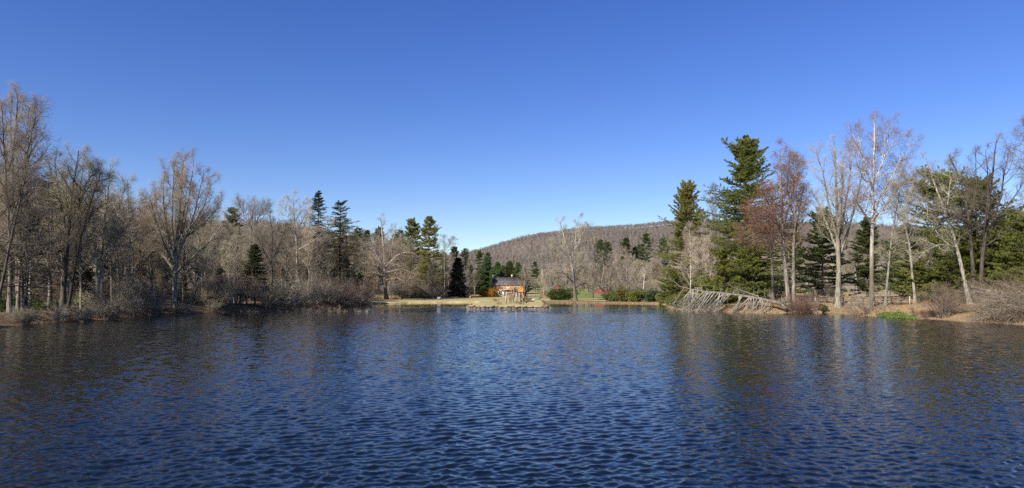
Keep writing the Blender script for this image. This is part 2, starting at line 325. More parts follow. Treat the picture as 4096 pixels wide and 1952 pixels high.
# ------------------------------------------------------------------ branching
def sample(P, R, t):
    K = P.shape[1]; x = t * (K - 1); i = np.clip(x.astype(int), 0, K - 2); f = (x - i)[..., None]; n = np.arange(P.shape[0])[:, None]
    a = P[n, i]; c = P[n, i + 1]
    return a + (c - a) * f, unit(c - a), R[n, i] * (1 - f[..., 0]) + R[n, i + 1] * f[..., 0]
def grow(rng, P, R, n, t0, t1, ang, asd, lenf, K, up, wig, rk, rmin, flat=0.0, rmul=0.7):
    Np = len(P); t = t0 + (t1 - t0) * ((np.arange(n) + rng.random((Np, n))) / n)
    pos, tan, rad = sample(P, R, t)
    plen = np.linalg.norm(np.diff(P, axis=1), axis=2).sum(1)[:, None]
    az = rng.random((Np, 1)) * 6.283 + np.arange(n) * 2.4 + rng.normal(0, .5, (Np, n))
    ref = np.where(np.abs(tan[..., 2:3]) < 0.8, np.array([0, 0, 1.]), np.array([1., 0, 0])); U = unit(np.cross(tan, ref)); V = np.cross(tan, U)
    if flat: az = np.where(np.arange(n) % 2 == 0, 0, np.pi) + rng.normal(0, 1 - flat, (Np, n))
    perp = np.cos(az)[..., None] * U + np.sin(az)[..., None] * V
    a = np.radians(rng.normal(ang, asd, (Np, n)))[..., None]
    d = (np.cos(a) * tan + np.sin(a) * perp).reshape(-1, 3)
    Ln = (lenf(t, plen) * rng.uniform(0.65, 1.3, t.shape)).reshape(-1); rad = rad.reshape(-1); M = len(d)
    Q = np.zeros((M, K, 3)); Q[:, 0] = pos.reshape(-1, 3); st = (Ln / (K - 1))[:, None]
    for k in range(1, K):
        Q[:, k] = Q[:, k - 1] + d * st
        d = unit(d + np.array([0, 0, up / (K - 1)]) + rng.normal(0, wig, (M, 3)))
    r0 = np.minimum(rad * rmul, rk * Ln) ; s = np.linspace(0, 1, K)
    return Q, r0[:, None] * (1 - s[None]) ** 0.9 + rmin
def poly(pts, K, rng, wig):
    pts = np.array(pts, float); s = np.concatenate([[0], np.cumsum(np.linalg.norm(np.diff(pts, axis=0), axis=1))]); s /= s[-1]
    t = np.linspace(0, 1, K); P = np.stack([np.interp(t, s, pts[:, i]) for i in range(3)], 1)
    for _ in range(2): P[1:-1] = 0.25 * P[:-2] + 0.5 * P[1:-1] + 0.25 * P[2:]
    w = rng.normal(0, wig, (K, 3)); w[0] = 0; w[:, 2] *= 0.3
    return P + np.cumsum(w, 0) * 0.5
def twig_r(P4, P3, od):                                   # twig thickness for a crown that is as see-through as it should be
    q = P3[:, -1]; lo = np.percentile(q, 3, 0); hi = np.percentile(q, 97, 0); area = 0.785 * 0.5 * (hi[0] - lo[0] + hi[1] - lo[1]) * (hi[2] - lo[2])
    return float(np.clip(od * area / (0.8 * np.linalg.norm(P4[:, 1] - P4[:, 0], axis=1).sum()), 0.0035, 0.03))
def tree_mesh(seed, leaders, r0, n=(22, 8, 6, 5), l1=0.30, ang=(48, 48, 50), up=(0.7, 0.35, 0.2), t0=0.25, wig=(0.10, 0.14, 0.16), tw=0.016, twl=0.75, od=0.30, H=None, taper=0.75, r2=1.0, top=0.25, droop=0):
    """leaders: list of control-point lists in metres; returns wood, crown and the fine branch ends"""
    rng = np.random.default_rng(seed); H = H or max(p[2] for l in leaders for p in l)
    wood = Geo(); crown = Geo(); K = 14; Ps = []; Rs = []; ts = []
    for i, l in enumerate(leaders):
        P = poly(l, K, rng, H * 0.0035); s = np.linspace(0, 1, K)
        rr = r0 * (1 if i == 0 else l[0][2] < 0.1 and 0.85 or (1 - 0.8 * l[0][2] / H) * 0.72)
        R = rr * (1 - s * 0.93) ** taper + 0.012
        if l[0][2] < 0.1: R[0] *= 1.5; R[1] *= 1.08
        Ps.append(P); Rs.append(R); ts.append(t0 if l[0][2] < 0.1 else 0.12)
    P0 = np.array(Ps); R0 = np.array(Rs); wood.tubes(P0, R0, 8)
    P1 = []; R1 = []
    for P, R, ta in zip(Ps, Rs, ts):
        q, r = grow(rng, P[None], R[None], n[0], ta, 1.0, ang[0], 11, lambda t, pl: l1 * H * ((1 - (t - ta) / (1 - ta)) ** 0.7 * (1 - top) + top), 7, up[0], wig[0], 0.016 * r2, 0.010)
        if droop:
            w = np.linspace(0, 1, 7)[None] ** 2; low = 1 - np.clip((q[:, :1, 2]) / (H * 0.6), 0, 1); q[:, :, 2] -= droop * w * low
        P1.append(q); R1.append(r)
    P1 = np.concatenate(P1); R1 = np.concatenate(R1); wood.tubes(P1, R1, 5)
    P2, R2 = grow(rng, P1, R1, n[1], 0.22, 1.0, ang[1], 12, lambda t, pl: pl * (0.50 - 0.28 * t), 5, up[1], wig[1], 0.013 * r2, 0.007); crown.tubes(P2, R2, 4)
    P3, R3 = grow(rng, P2, R2, n[2], 0.15, 1.0, ang[2], 14, lambda t, pl: 0.35 + pl * (0.50 - 0.25 * t), 4, up[2], wig[2], 0.008 * r2, 0.006); crown.tubes(P3, R3, 3)
    P4, R4 = grow(rng, P3, R3, n[3], 0.1, 1.0, 42, 14, lambda t, pl: twl * (0.5 + 0.5 * np.minimum(pl, 1.5)), 2, up[2], 0.1, 0.05, 0.0)
    crown.cones(P4[:, 0], P4[:, 1], twig_r(P4, P3, od))
    return wood, crown, P4
def make_tree(name, label, loc, spec, bark, twig, leaves=None, group=None, rz=0, cat='tree'):
    wood, crown, P4 = tree_mesh(**spec)
    o = thing(name, label, cat, loc, rz, group)
    wood.build('trunk', bark, o, smooth=True); crown.build('crown', twig, o)
    if leaves:
        m, cnt, size, zmin = leaves; rng = np.random.default_rng(spec['seed'] + 77); P = P4[:, 1]; P = P[P[:, 2] > zmin]; P = P[rng.integers(0, len(P), cnt)] + rng.normal(0, 0.12, (cnt, 3))
        lg = Geo(); lg.leaves(P, unit(rng.normal(size=(cnt, 3)) + np.array([0, 0, -0.5])), size * rng.uniform(0.7, 1.3, cnt), size * 0.75, rng); lg.build('leaves', m, o)
    return o
def straight(H, lean=(0, 0)): return [(0, 0, 0), (lean[0] * 0.3, lean[1] * 0.3, H * 0.4), (lean[0], lean[1], H)]
def fork(H, z0, dx, dy, top=1.0, base=(0, 0)):
    return [(base[0], base[1], z0), (base[0] + dx * 0.45, base[1] + dy * 0.45, z0 + (H * top - z0) * 0.38), (base[0] + dx, base[1] + dy, H * top)]

# conifers
def conifer(seed, H, spread, zb=0.15, dz=0.75, nb=5, sec=11, tuft=4, nd=8, nl=0.22, nw=0.05, el=(-4, 55), env=0.75, gap=0.15, upk=0.35, droop=0.0, r0=None, flatk=0.85, sl=0.26, tip=0.35, jag=0.3, ragged=None):
    rng = np.random.default_rng(seed); wood = Geo(); fol = Geo(); K = 12
    P = poly([(0, 0, 0), (0, 0, H * 0.5), (rng.normal(0, .2), 0, H)], K, rng, H * 0.002)[None]; s = np.linspace(0, 1, K); r0 = r0 or H * 0.013
    R = (r0 * (1 - s) ** 0.85 + 0.02)[None]; R[:, 0] *= 1.35; wood.tubes(P, R, 8)
    hs = []; z = H * zb
    while z < H * 0.985: hs.append(z); z += dz * rng.uniform(0.7, 1.3) * (1 - 0.45 * z / H)
    B = []; 
    for z in hs:
        u = (z / H - zb) / (1 - zb); a0 = rng.random() * 6.283
        wl = spread * ((1 - u) ** env * (1 - 0.06) + 0.06) * rng.uniform(1 - jag, 1 + jag * 0.6)
        if ragged is not None: wl *= np.interp(u, *ragged)
        for k in range(nb):
            if rng.random() < gap: continue
            B.append((z + rng.normal(0, dz * 0.3), a0 + k * 6.283 / nb + rng.normal(0, .25), wl * rng.uniform(0.65, 1.15), np.radians(el[0] + (el[1] - el[0]) * u ** 2 + rng.normal(0, 7))))
    B = np.array(B); M = len(B); K = 7; Q = np.zeros((M, K, 3))
    t = B[:, 0] / H; bp_, _, br = sample(np.repeat(P, M, 0), np.repeat(R, M, 0), t[:, None]); Q[:, 0] = bp_[:, 0]
    d = np.stack([np.cos(B[:, 1]) * np.cos(B[:, 3]), np.sin(B[:, 1]) * np.cos(B[:, 3]), np.sin(B[:, 3])], 1)
    for k in range(1, K):
        Q[:, k] = Q[:, k - 1] + d * (B[:, 2] / (K - 1))[:, None]
        d = unit(d + np.array([0, 0, (upk * (k / K) - droop * (1 - k / K) - droop * 0.4) / (K - 1) * 2]) + rng.normal(0, .05, (M, 3)))
    s = np.linspace(0, 1, K); BR = np.minimum(br[:, 0] * 0.6, 0.012 * B[:, 2] + 0.02)[:, None] * (1 - s)[None] + 0.012; wood.tubes(Q, BR, 4)
    P2, R2 = grow(rng, Q, BR, sec, tip, 1.0, 55, 12, lambda t, pl: sl * pl * (1.15 - t * 0.75) + 0.25, 3, 0.15 if not droop else -0.25, 0.08, 0.01, 0.006, flat=flatk); wood.tubes(P2, R2, 3)
    tt = rng.uniform(0.15, 1.0, (len(P2), tuft)); tp, td, _ = sample(P2, R2, tt); tp = tp.reshape(-1, 3); td = td.reshape(-1, 3)
    tp = np.repeat(tp, nd, 0); td = np.repeat(td, nd, 0); m = len(tp)
    D = unit(td * 0.7 + rng.normal(0, 0.55, (m, 3)) * np.array([1, 1, 0.45 if droop else 0.8]) + np.array([0, 0, -0.12 if droop else 0.3]))
    fol.blades(tp, D, nl * rng.uniform(0.7, 1.3, m), nw, rng)
    return wood, fol
def make_conifer(name, label, loc, needle, group=None, rz=0, bark='bark_pine', **kw):
    wood, fol = conifer(**kw); o = thing(name, label, 'tree', loc, rz, group)
    wood.build('trunk', bark, o, smooth=True); fol.build('crown', needle, o); return o
# shrubs
def thicket(seed, h, w, ns=26, lean=(0, 0), arch=0.45, n2=8, n3=7, n4=5, tw=0.02, od=0.6, base=0.25, el=(52, 82)):
    rng = np.random.default_rng(seed); K = 8; st = Geo(); tg = Geo()
    az = rng.random(ns) * 6.283; rad = np.sqrt(rng.random(ns)) * w * base; e = np.radians(rng.uniform(*el, ns))
    Q = np.zeros((ns, K, 3)); Q[:, 0] = np.stack([np.cos(az) * rad, np.sin(az) * rad, np.full(ns, -0.1)], 1)
    d = unit(np.stack([np.cos(az) * np.cos(e) + lean[0], np.sin(az) * np.cos(e) + lean[1], np.sin(e)], 1)); Ln = h * rng.uniform(0.65, 1.15, ns)
    for k in range(1, K):
        Q[:, k] = Q[:, k - 1] + d * (Ln / (K - 1))[:, None]; d = unit(d + np.array([0, 0, -arch / K]) + rng.normal(0, .07, (ns, 3)))
    s = np.linspace(0, 1, K); R = (0.010 * Ln)[:, None] * (1 - s)[None] ** 0.8 + 0.008; st.tubes(Q, R, 5)
    P2, R2 = grow(rng, Q, R, n2, 0.2, 1, 35, 12, lambda t, pl: pl * (0.45 - 0.25 * t), 5, 0.2, .12, .012, .006); st.tubes(P2, R2, 3)
    P3, R3 = grow(rng, P2, R2, n3, 0.1, 1, 38, 12, lambda t, pl: 0.25 + pl * (0.5 - 0.25 * t), 3, 0.2, .12, .012, .005); tg.tubes(P3, R3, 3)
    P4, R4 = grow(rng, P3, R3, n4, 0.1, 1, 38, 12, lambda t, pl: 0.25 + 0.4 * pl, 2, 0.2, .1, .05, 0.0); tg.cones(P4[:, 0], P4[:, 1], min(tw, twig_r(P4, P3, od)))
    return st, tg, P4
def make_thicket(name, label, loc, bark, twig, group=None, rz=0, leaf=None, **kw):
    st, tg, P4 = thicket(**kw); o = thing(name, label, 'shrub', loc, rz, group); st.build('stems', bark, o, smooth=True); tg.build('twigs', twig, o)
    if leaf:
        m, cnt, size = leaf; rng = np.random.default_rng(kw['seed'] + 5); P = P4[:, 1][rng.integers(0, len(P4), cnt)] + rng.normal(0, .1, (cnt, 3)); lg = Geo(); lg.leaves(P, unit(rng.normal(size=(cnt, 3))), size, size * 0.6, rng); lg.build('leaves', m, o)
    return o
def leafy(seed, w, dp, h, n=2600, leaf=0.2, lw=0.09, per=6, lobes=18):
    rng = np.random.default_rng(seed); fol = Geo(); st = Geo(); pts = []
    for k in range(lobes):
        a = rng.random() * 6.283; r = np.sqrt(rng.random()) * 0.62; c = np.array([np.cos(a) * r * w / 2, np.sin(a) * r * dp / 2, h * rng.uniform(0.18, 0.78) * (1 - 0.55 * r)])
        R = np.array([w * rng.uniform(.10, .24), dp * rng.uniform(.10, .24), h * rng.uniform(.14, .28)])
        v = unit(rng.normal(size=(n // lobes, 3))); q = c + v * R * rng.uniform(0.6, 1.15, (len(v), 1)) + rng.normal(0, 0.12, v.shape); pts.append(np.concatenate([q, v], 1))
    p = np.concatenate(pts); p = p[(p[:, 2] > 0.05)]; m = len(p); P = np.repeat(p[:, :3], per, 0); V = np.repeat(p[:, 3:], per, 0)
    D = unit(V * 0.6 + rng.normal(0, .7, P.shape) + np.array([0, 0, 0.1])); fol.leaves(P, D, leaf * rng.uniform(.7, 1.3, len(P)), lw, rng)
    ns = 16; az = rng.random(ns) * 6.283; Q = np.zeros((ns, 5, 3)); e = p[rng.integers(0, m, ns), :3]; b0 = np.stack([np.cos(az) * w * .12, np.sin(az) * dp * .12, np.full(ns, -0.1)], 1)
    for k in range(5): Q[:, k] = b0 + (e - b0) * (k / 4) + np.array([0, 0, 0.15 * h * math.sin(k / 4 * math.pi)])
    st.tubes(Q, np.linspace(0.05, 0.02, 5)[None].repeat(ns, 0), 5)
    return st, fol
def make_leafy(name, label, loc, leafm, group=None, rz=0, bark='bark_grey', cat='shrub', **kw):
    st, fol = leafy(**kw); o = thing(name, label, cat, loc, rz, group); st.build('stems', bark, o, smooth=True); fol.build('foliage', leafm, o); return o
MARGIN = 3.0
def fixd(px, d):                                        # step back from the water until there is land under the foot
    for k in range(120):
        x = np.array([PX(px, d)]); y = np.array([d])
        if (inside(x, y, PEN)[0] and sdist(x, y, PEN)[0] > .5) or (not inside(x, y, SH)[0] and sdist(x, y, SH)[0] > MARGIN): return d
        d += 0.5
    return d
def at(px, d, dz=-0.15): d = fixd(px, d); x = PX(px, d); return (x, d, gz(x, d) + dz)
def hgt(px, d, top): d = fixd(px, d); return PZ(top, d) - gz(PX(px, d), d)
def sd(px):                                             # distance of the right-hand waterline
    d = 70.0
    while d < 240 and inside(np.array([PX(px, d)]), np.array([d]), SH)[0]: d += 0.25
    return d

# ------------------------------------------------------------------ hills with their woods
def hill(name, ridge, d0, dr, seed, back=250):
    """ridge: (photo x, photo y) of the skyline of the bare slope, dr its distance"""
    rx = np.array([r[0] for r in ridge], float); ry = np.array([r[1] for r in ridge], float)
    def zf(x, y):
        u = np.clip((y - d0) / (dr - d0), 0, 1.4); px = CX + x / dr * F
        zr = PZ(np.interp(px, rx, ry), dr); e = np.where(u < 1, u * u * (3 - 2 * u) * 0.55 + u * 0.45, 1 - (u - 1) ** 2 * 3)
        return 2.0 + (zr - 2.0) * e + (5 * np.sin(x / 47 + 2 * np.sin(y / 90)) + 4 * np.sin(x / 23 + y / 61)) * sm(0.05, 0.3, u) * (1 - sm(.75, 1, u)) * (dr / 1400) - 4 * (1 - sm(0, .07, u))
    x0 = (rx[0] - CX) / F * dr; x1 = (rx[-1] - CX) / F * dr
    xs = np.linspace(x0, x1, 160); ys = np.linspace(d0, dr + back * 0.3, 60); X, Y = np.meshgrid(xs, ys); Z = zf(X, Y) - 0.3
    g = Geo(); ny, nx = X.shape; idx = np.arange(ny * nx).reshape(ny, nx); g.add(np.stack([X, Y, Z], -1), q=np.stack([idx[:-1, :-1], idx[:-1, 1:], idx[1:, 1:], idx[1:, :-1]], -1))
    kind(g.build(name, 'hill_soil', smooth=True), 'structure')
    return zf, x0, x1
mat('hill_soil', (0.150, 0.122, 0.100), (0.12, 0.098, 0.08), scale=0.05, rough=1.0, var=0)
tm = bpy.data.materials.new('far_wood'); tm.use_nodes = True; N = tm.node_tree.nodes; b = N['Principled BSDF']; b.inputs['Roughness'].default_value = 0.95; b.inputs['Specular IOR Level'].default_value = 0.05
a = N.new('ShaderNodeAttribute'); a.attribute_name = 'tint'; tm.node_tree.links.new(a.outputs['Color'], b.inputs['Base Color'])
def far_wood(name, zf, x0, x1, d0, d1, n, seed, hgt_=(13, 20), spikes=26, w=0.32, ever=0.03):
    rng = np.random.default_rng(seed); x = rng.uniform(x0, x1, n); y = d0 + (d1 - d0) * rng.random(n) ** 0.8
    ok = np.abs(x) < y * 0.82 + 30; x = x[ok]; y = y[ok]; n = len(x); z = zf(x, y); H = rng.uniform(*hgt_, n) * (0.8 + 0.2 * rng.random(n)); g = Geo()
    isev = (rng.random(n) < ever * (1 + 3 * (np.sin(x / 60) * np.sin(y / 70 + 1) > 0.4)) * np.clip(1.6 - (y - d0) / (d1 - d0) * 1.8, 0.12, 2))
    pal = np.array([(0.178, 0.150, 0.124), (0.162, 0.134, 0.113), (0.195, 0.168, 0.142), (0.166, 0.136, 0.119), (0.155, 0.130, 0.109)])
    b_ = np.where(~isev)[0]; P = np.stack([x, y, z - 0.3], 1)
    top = P.copy(); top[:, 2] += H * 0.9; tr = Geo()
    def cone_col(P0, P1, r, col):
        g.cones(P0, P1, r); g.col.append(np.repeat(col, 4, 0))
    cone_col(P[b_], top[b_], 0.25 * w / 0.32, pal[rng.integers(0, 5, len(b_))] * 1.15)
    i = np.repeat(b_, spikes); m = len(i); u = rng.uniform(0.3, 0.95, m); az = rng.random(m) * 6.283; r = H[i] * 0.27 * np.sin(np.pi * (u - .12) / .92) ** .6 * np.sqrt(rng.random(m)) + 0.3
    S0 = P[i] + np.stack([np.cos(az) * r * .45, np.sin(az) * r * .45, H[i] * u * 0.85], 1); S1 = P[i] + np.stack([np.cos(az) * r * 1.1, np.sin(az) * r * 1.1, H[i] * (u * 0.85 + 0.10 + 0.06 * rng.random(m))], 1)
    tint = pal[rng.integers(0, 5, n)] * rng.uniform(0.88, 1.08, (n, 1)); cone_col(S0, S1, w * rng.uniform(.5, 1.1, m), tint[i] * rng.uniform(0.92, 1.08, (m, 1)))
    e = np.where(isev)[0]; i = np.repeat(e, 90); m = len(i); u = rng.random(m) ** 0.8; az = rng.random(m) * 6.283; r = H[i] * .17 * (1 - u) * rng.uniform(.5, 1.1, m)
    S0 = P[i] + np.stack([np.cos(az) * r * .3, np.sin(az) * r * .3, H[i] * (0.12 + u * .86)], 1); S1 = P[i] + np.stack([np.cos(az) * (r + .5), np.sin(az) * (r + .5), H[i] * (0.12 + u * .86) + rng.normal(0.2, .5, m)], 1)
    gt = np.array((0.05, 0.075, 0.03)) * rng.uniform(.7, 1.4, (n, 1)); cone_col(S0, S1, 0.55 * w / .32, gt[i])
    kind(g.build(name, tm), 'stuff')['label'] = 'leafless brown wood covering the slope, dotted with dark evergreens'
MR = [(1500, 1100), (1700, 1045), (1875, 1006), (1950, 990), (2050, 966), (2150, 936), (2250, 917), (2350, 907), (2450, 901), (2550, 897), (2680, 885), (2760, 882), (2900, 884), (3100, 890), (3250, 897), (3450, 904), (3654, 912), (3800, 908), (3950, 898), (4150, 905), (4500, 930)]
zf, x0, x1 = hill('mountain', [(p, q + 16) for p, q in MR], 560, 1350, 1)
far_wood('mountain_forest', zf, x0, x1, 575, 1352, 25000, 2, hgt_=(8.5, 12), spikes=36, w=.18, ever=.035)
LR = [(-500, 760), (0, 775), (230, 803), (400, 845), (600, 880), (800, 893), (1000, 895), (1130, 905), (1300, 935), (1500, 975), (1700, 1015), (1850, 1065), (1950, 1120)]
zf, x0, x1 = hill('wooded_hill', [(p, q + 55) for p, q in LR], 250, 520, 3, back=160)
far_wood('hill_forest', zf, x0, x1, 285, 522, 3600, 4, hgt_=(13, 19), spikes=60, w=0.16, ever=0.05)

# ------------------------------------------------------------------ house across the pond
def rotz(a): return np.array([[math.cos(a), -math.sin(a), 0], [math.sin(a), math.cos(a), 0], [0, 0, 1]])
def house():
    d = 284; x = PX(2037.5, d); o = thing('shingle_house', 'two storey brown shingle house with grey roof and a stone chimney at each end', 'house', (x, d + 3.3, gz(x, d + 3)), math.radians(-9))
    wd, dp, ev, rd = 6.4, 3.4, 5.15, 8.0
    sm_ = shingle_wall(); g = Geo(); z0 = 0.45
    v = [(-wd, -dp, z0), (wd, -dp, z0), (wd, dp, z0), (-wd, dp, z0), (-wd, -dp, ev), (wd, -dp, ev), (wd, dp, ev), (-wd, dp, ev), (-wd, 0, rd - .12), (wd, 0, rd - .12)]
    g.add(v, q=[(0, 1, 5, 4), (2, 3, 7, 6)]); g.add(v, q=[(1, 2, 6, 5), (3, 0, 4, 7)], t=[(5, 6, 9), (7, 4, 8)]); g.build('wall', sm_, o)
    g = Geo(); rng = np.random.default_rng(3); xx = -wd - .05
    while xx < wd: 
        w = rng.uniform(.3, .7); g.box(xx, min(xx + w - .02, wd + .05), -dp - .12 - rng.uniform(0, .05), -dp + .1, -.6, .42 + rng.uniform(0, .06)); xx += w
    g.box(-wd - .05, wd + .05, -dp + .1, dp + .05, -.6, .45); g.build('foundation', 'stone', o)
    g = Geo(); e = .35; s = (rd - ev) / dp; th = .14
    for sy in (-1, 1):
        a = np.array([(-wd - .3, sy * (dp + e), ev - s * e), (wd + .3, sy * (dp + e), ev - s * e), (wd + .3, 0, rd), (-wd - .3, 0, rd)]); g.add(np.concatenate([a, a + (0, 0, th)]), q=[(0, 1, 2, 3), (4, 7, 6, 5), (0, 4, 5, 1), (1, 5, 6, 2), (3, 2, 6, 7), (0, 3, 7, 4)])
    rf = g.build('roof', shingle_roof(), o)
    g = Geo(); g.box(-wd - .25, wd + .25, -dp - e - .1, -dp - e + .02, ev - s * e - .12, ev - s * e + .02); g.build('gutter', 'timber_grey', rf)
    def chim(name, xa, xb, ya, yb, zt, m, cap=None):
        g = Geo(); rng = np.random.default_rng(7); z = -.5 if name == 'stone_chimney' else rd - .5
        while z < zt:
            h = rng.uniform(.22, .42); j = rng.normal(0, .02, 4); g.box(xa + j[0], xb + j[1], ya + j[2], yb + j[3], z, min(z + h, zt)); z += h
        c = g.build(name, m, o)
        if cap: g = Geo(); g.box(xa - .06, xb + .06, ya - .06, yb + .06, zt, zt + .5); g.build('cap', cap, c)
    chim('stone_chimney', -wd - .85, -wd - .01, -.7, .7, 9.0, 'stone'); chim('stone_chimney', wd + .01, wd + .75, -.6, .6, 8.7, 'stone', 'cap_orange'); chim('brick_chimney', .85, 1.35, -.3, .3, 8.6, 'brick_red', 'white_paint')
    y = -dp
    def window(cx, w, za, zb, nx, nz, y=y):
        g = Geo(); f = .13
        for a in ((cx - w / 2, cx - w / 2 + f, za, zb), (cx + w / 2 - f, cx + w / 2, za, zb), (cx - w / 2 + f, cx + w / 2 - f, za, za + f), (cx - w / 2 + f, cx + w / 2 - f, zb - f, zb), (cx - w / 2 + f, cx + w / 2 - f, (za + zb) / 2 - .035, (za + zb) / 2 + .035)): g.box(a[0], a[1], y - .09, y + .02, a[2], a[3])
        for k in range(1, nx): q = cx - w / 2 + f + (w - 2 * f) * k / nx; g.box(q - .025, q + .025, y - .06, y + .02, za + f, zb - f)
        for k in range(1, nz): q = za + f + (zb - za - 2 * f) * k / nz; g.box(cx - w / 2 + f, cx + w / 2 - f, y - .055, y + .02, q - .02, q + .02)
        wo = g.build('window', 'white_paint', o); g = Geo(); g.box(cx - w / 2 + .05, cx + w / 2 - .05, y - .03, y + .01, za + .05, zb - .05); g.build('pane', 'glass_dark', wo)
    window(-3.25, 1.05, 3.45, 4.95, 3, 4); window(3.3, 1.05, 3.45, 4.95, 3, 4); window(-3.2, 1.75, .55, 2.45, 1, 2); window(3.5, 1.75, .55, 2.45, 1, 2)
    g = Geo(); g.box(-.62, -.45, y - .09, y + .02, 2.95, 4.95); g.box(.45, .62, y - .09, y + .02, 2.95, 4.95); g.box(-.45, .45, y - .09, y + .02, 4.85, 4.95); fr = g.build('balcony_door_frame', 'white_paint', o)
    g = Geo(); g.box(-.45, .45, y - .05, y + .01, 2.95, 4.0); g.box(-.45, -.3, y - .05, y + .01, 4.0, 4.85); g.box(.3, .45, y - .05, y + .01, 4.0, 4.85)
    for k in (-1, 1): g.box(k * .1 - .02, k * .1 + .02, y - .05, y + .01, 4.0, 4.85)
    g.box(-.3, .3, y - .045, y + .01, 4.4, 4.44); dr = g.build('balcony_door', 'door_cream', o); g = Geo(); g.box(-.3, .3, y - .02, y + .012, 4.0, 4.85); g.build('pane', 'glass_dark', dr)
    g = Geo(); g.box(-2.4, -.9, y - .04, y + .01, .45, 2.5); g.build('porch_door', 'white_paint', o)
    g = Geo(); ya = y - 2.0; g.box(-2.8, 2.9, ya, y - .1, 2.72, 2.95); dk = g.build('balcony_deck', 'timber_grey', o)
    g = Geo()
    for q in (-2.7, -1.3, 1.75, 2.8): g.box(q - .08, q + .08, ya + .003, ya + .16, 2.953, 4.05)
    for za in (3.25, 3.55, 3.98): g.box(-2.7, 2.8, ya + .05, ya + .11, za - .04, za + .04)
    for sx in (-2.7, 2.8):
        for za in (3.25, 3.55, 3.98): g.box(sx - .03, sx + .03, ya + .2, y - .12, za - .04, za + .04)
        for k in range(6): g.box(sx - .045, sx + .045, ya + .35 + k * .26, ya + .43 + k * .26, 2.953, 3.94)
    g.build('railing', 'timber_grey', dk)
    for q in (-2.7, -1.4, 1.75, 2.8): g = Geo(); g.box(q - .09, q + .09, ya + .02, ya + .2, -.3, 2.72); g.build('porch_post', 'timber_grey', o)
    g = Geo()
    for za in (.45, .9, 1.3): g.box(-2.6, -1.5, ya + .06, ya + .13, za - .04, za + .04)
    for k in range(4): g.box(-2.4 + k * .25, -2.34 + k * .25, ya + .07, ya + .12, .3, 1.26)
    g.build('porch_rail', 'timber_grey', o)
    g = Geo(); g.box(-3.0, 3.1, ya - .4, y - .17, -.5, .28); g.build('porch_step', 'stone', o)
    g = Geo(); g.box(wd + 1.2, wd + 1.38, -1.2, -1.0, -.5, 3.3); g.build('corner_post', 'timber_grey', o)
def shingle_wall():
    m = bpy.data.materials.new('wood_shingle'); m.use_nodes = True; N = m.node_tree.nodes; L = m.node_tree.links; b = N['Principled BSDF']; b.inputs['Roughness'].default_value = .8; b.inputs['Specular IOR Level'].default_value = .2
    tc = N.new('ShaderNodeTexCoord'); mp = N.new('ShaderNodeMapping'); mp.inputs['Rotation'].default_value = (math.radians(90), 0, 0); L.new(tc.outputs['Object'], mp.inputs[0])
    br = N.new('ShaderNodeTexBrick'); L.new(mp.outputs[0], br.inputs[0]); br.inputs['Scale'].default_value = 1; br.inputs['Brick Width'].default_value = .22; br.inputs['Row Height'].default_value = .2; br.inputs['Mortar Size'].default_value = .012; br.inputs['Bias'].default_value = .1
    br.inputs['Color1'].default_value = (.66, .32, .105, 1); br.inputs['Color2'].default_value = (.50, .215, .065, 1); br.inputs['Mortar'].default_value = (.16, .055, .02, 1)
    no = N.new('ShaderNodeTexNoise'); no.inputs['Scale'].default_value = 1.3; no.inputs['Detail'].default_value = 6; L.new(tc.outputs['Object'], no.inputs[0])
    mr = N.new('ShaderNodeMapRange'); mr.inputs['From Min'].default_value = .3; mr.inputs['From Max'].default_value = .7; mr.inputs['To Min'].default_value = .75; mr.inputs['To Max'].default_value = 1.25; L.new(no.outputs['Fac'], mr.inputs[0])
    n2 = N.new('ShaderNodeTexNoise'); n2.inputs['Scale'].default_value = 3.6; n2.inputs['Detail'].default_value = 1; L.new(tc.outputs['Object'], n2.inputs[0])
    m2 = N.new('ShaderNodeMapRange'); m2.inputs['From Min'].default_value = .33; m2.inputs['From Max'].default_value = .40; m2.inputs['To Min'].default_value = .35; m2.inputs['To Max'].default_value = 1; L.new(n2.outputs['Fac'], m2.inputs[0])
    mu = N.new('ShaderNodeMath'); mu.operation = 'MULTIPLY'; L.new(mr.outputs[0], mu.inputs[0]); L.new(m2.outputs[0], mu.inputs[1])
    hs = N.new('ShaderNodeHueSaturation'); L.new(br.outputs[0], hs.inputs['Color']); L.new(mu.outputs[0], hs.inputs['Value']); L.new(hs.outputs[0], b.inputs['Base Color']); return m
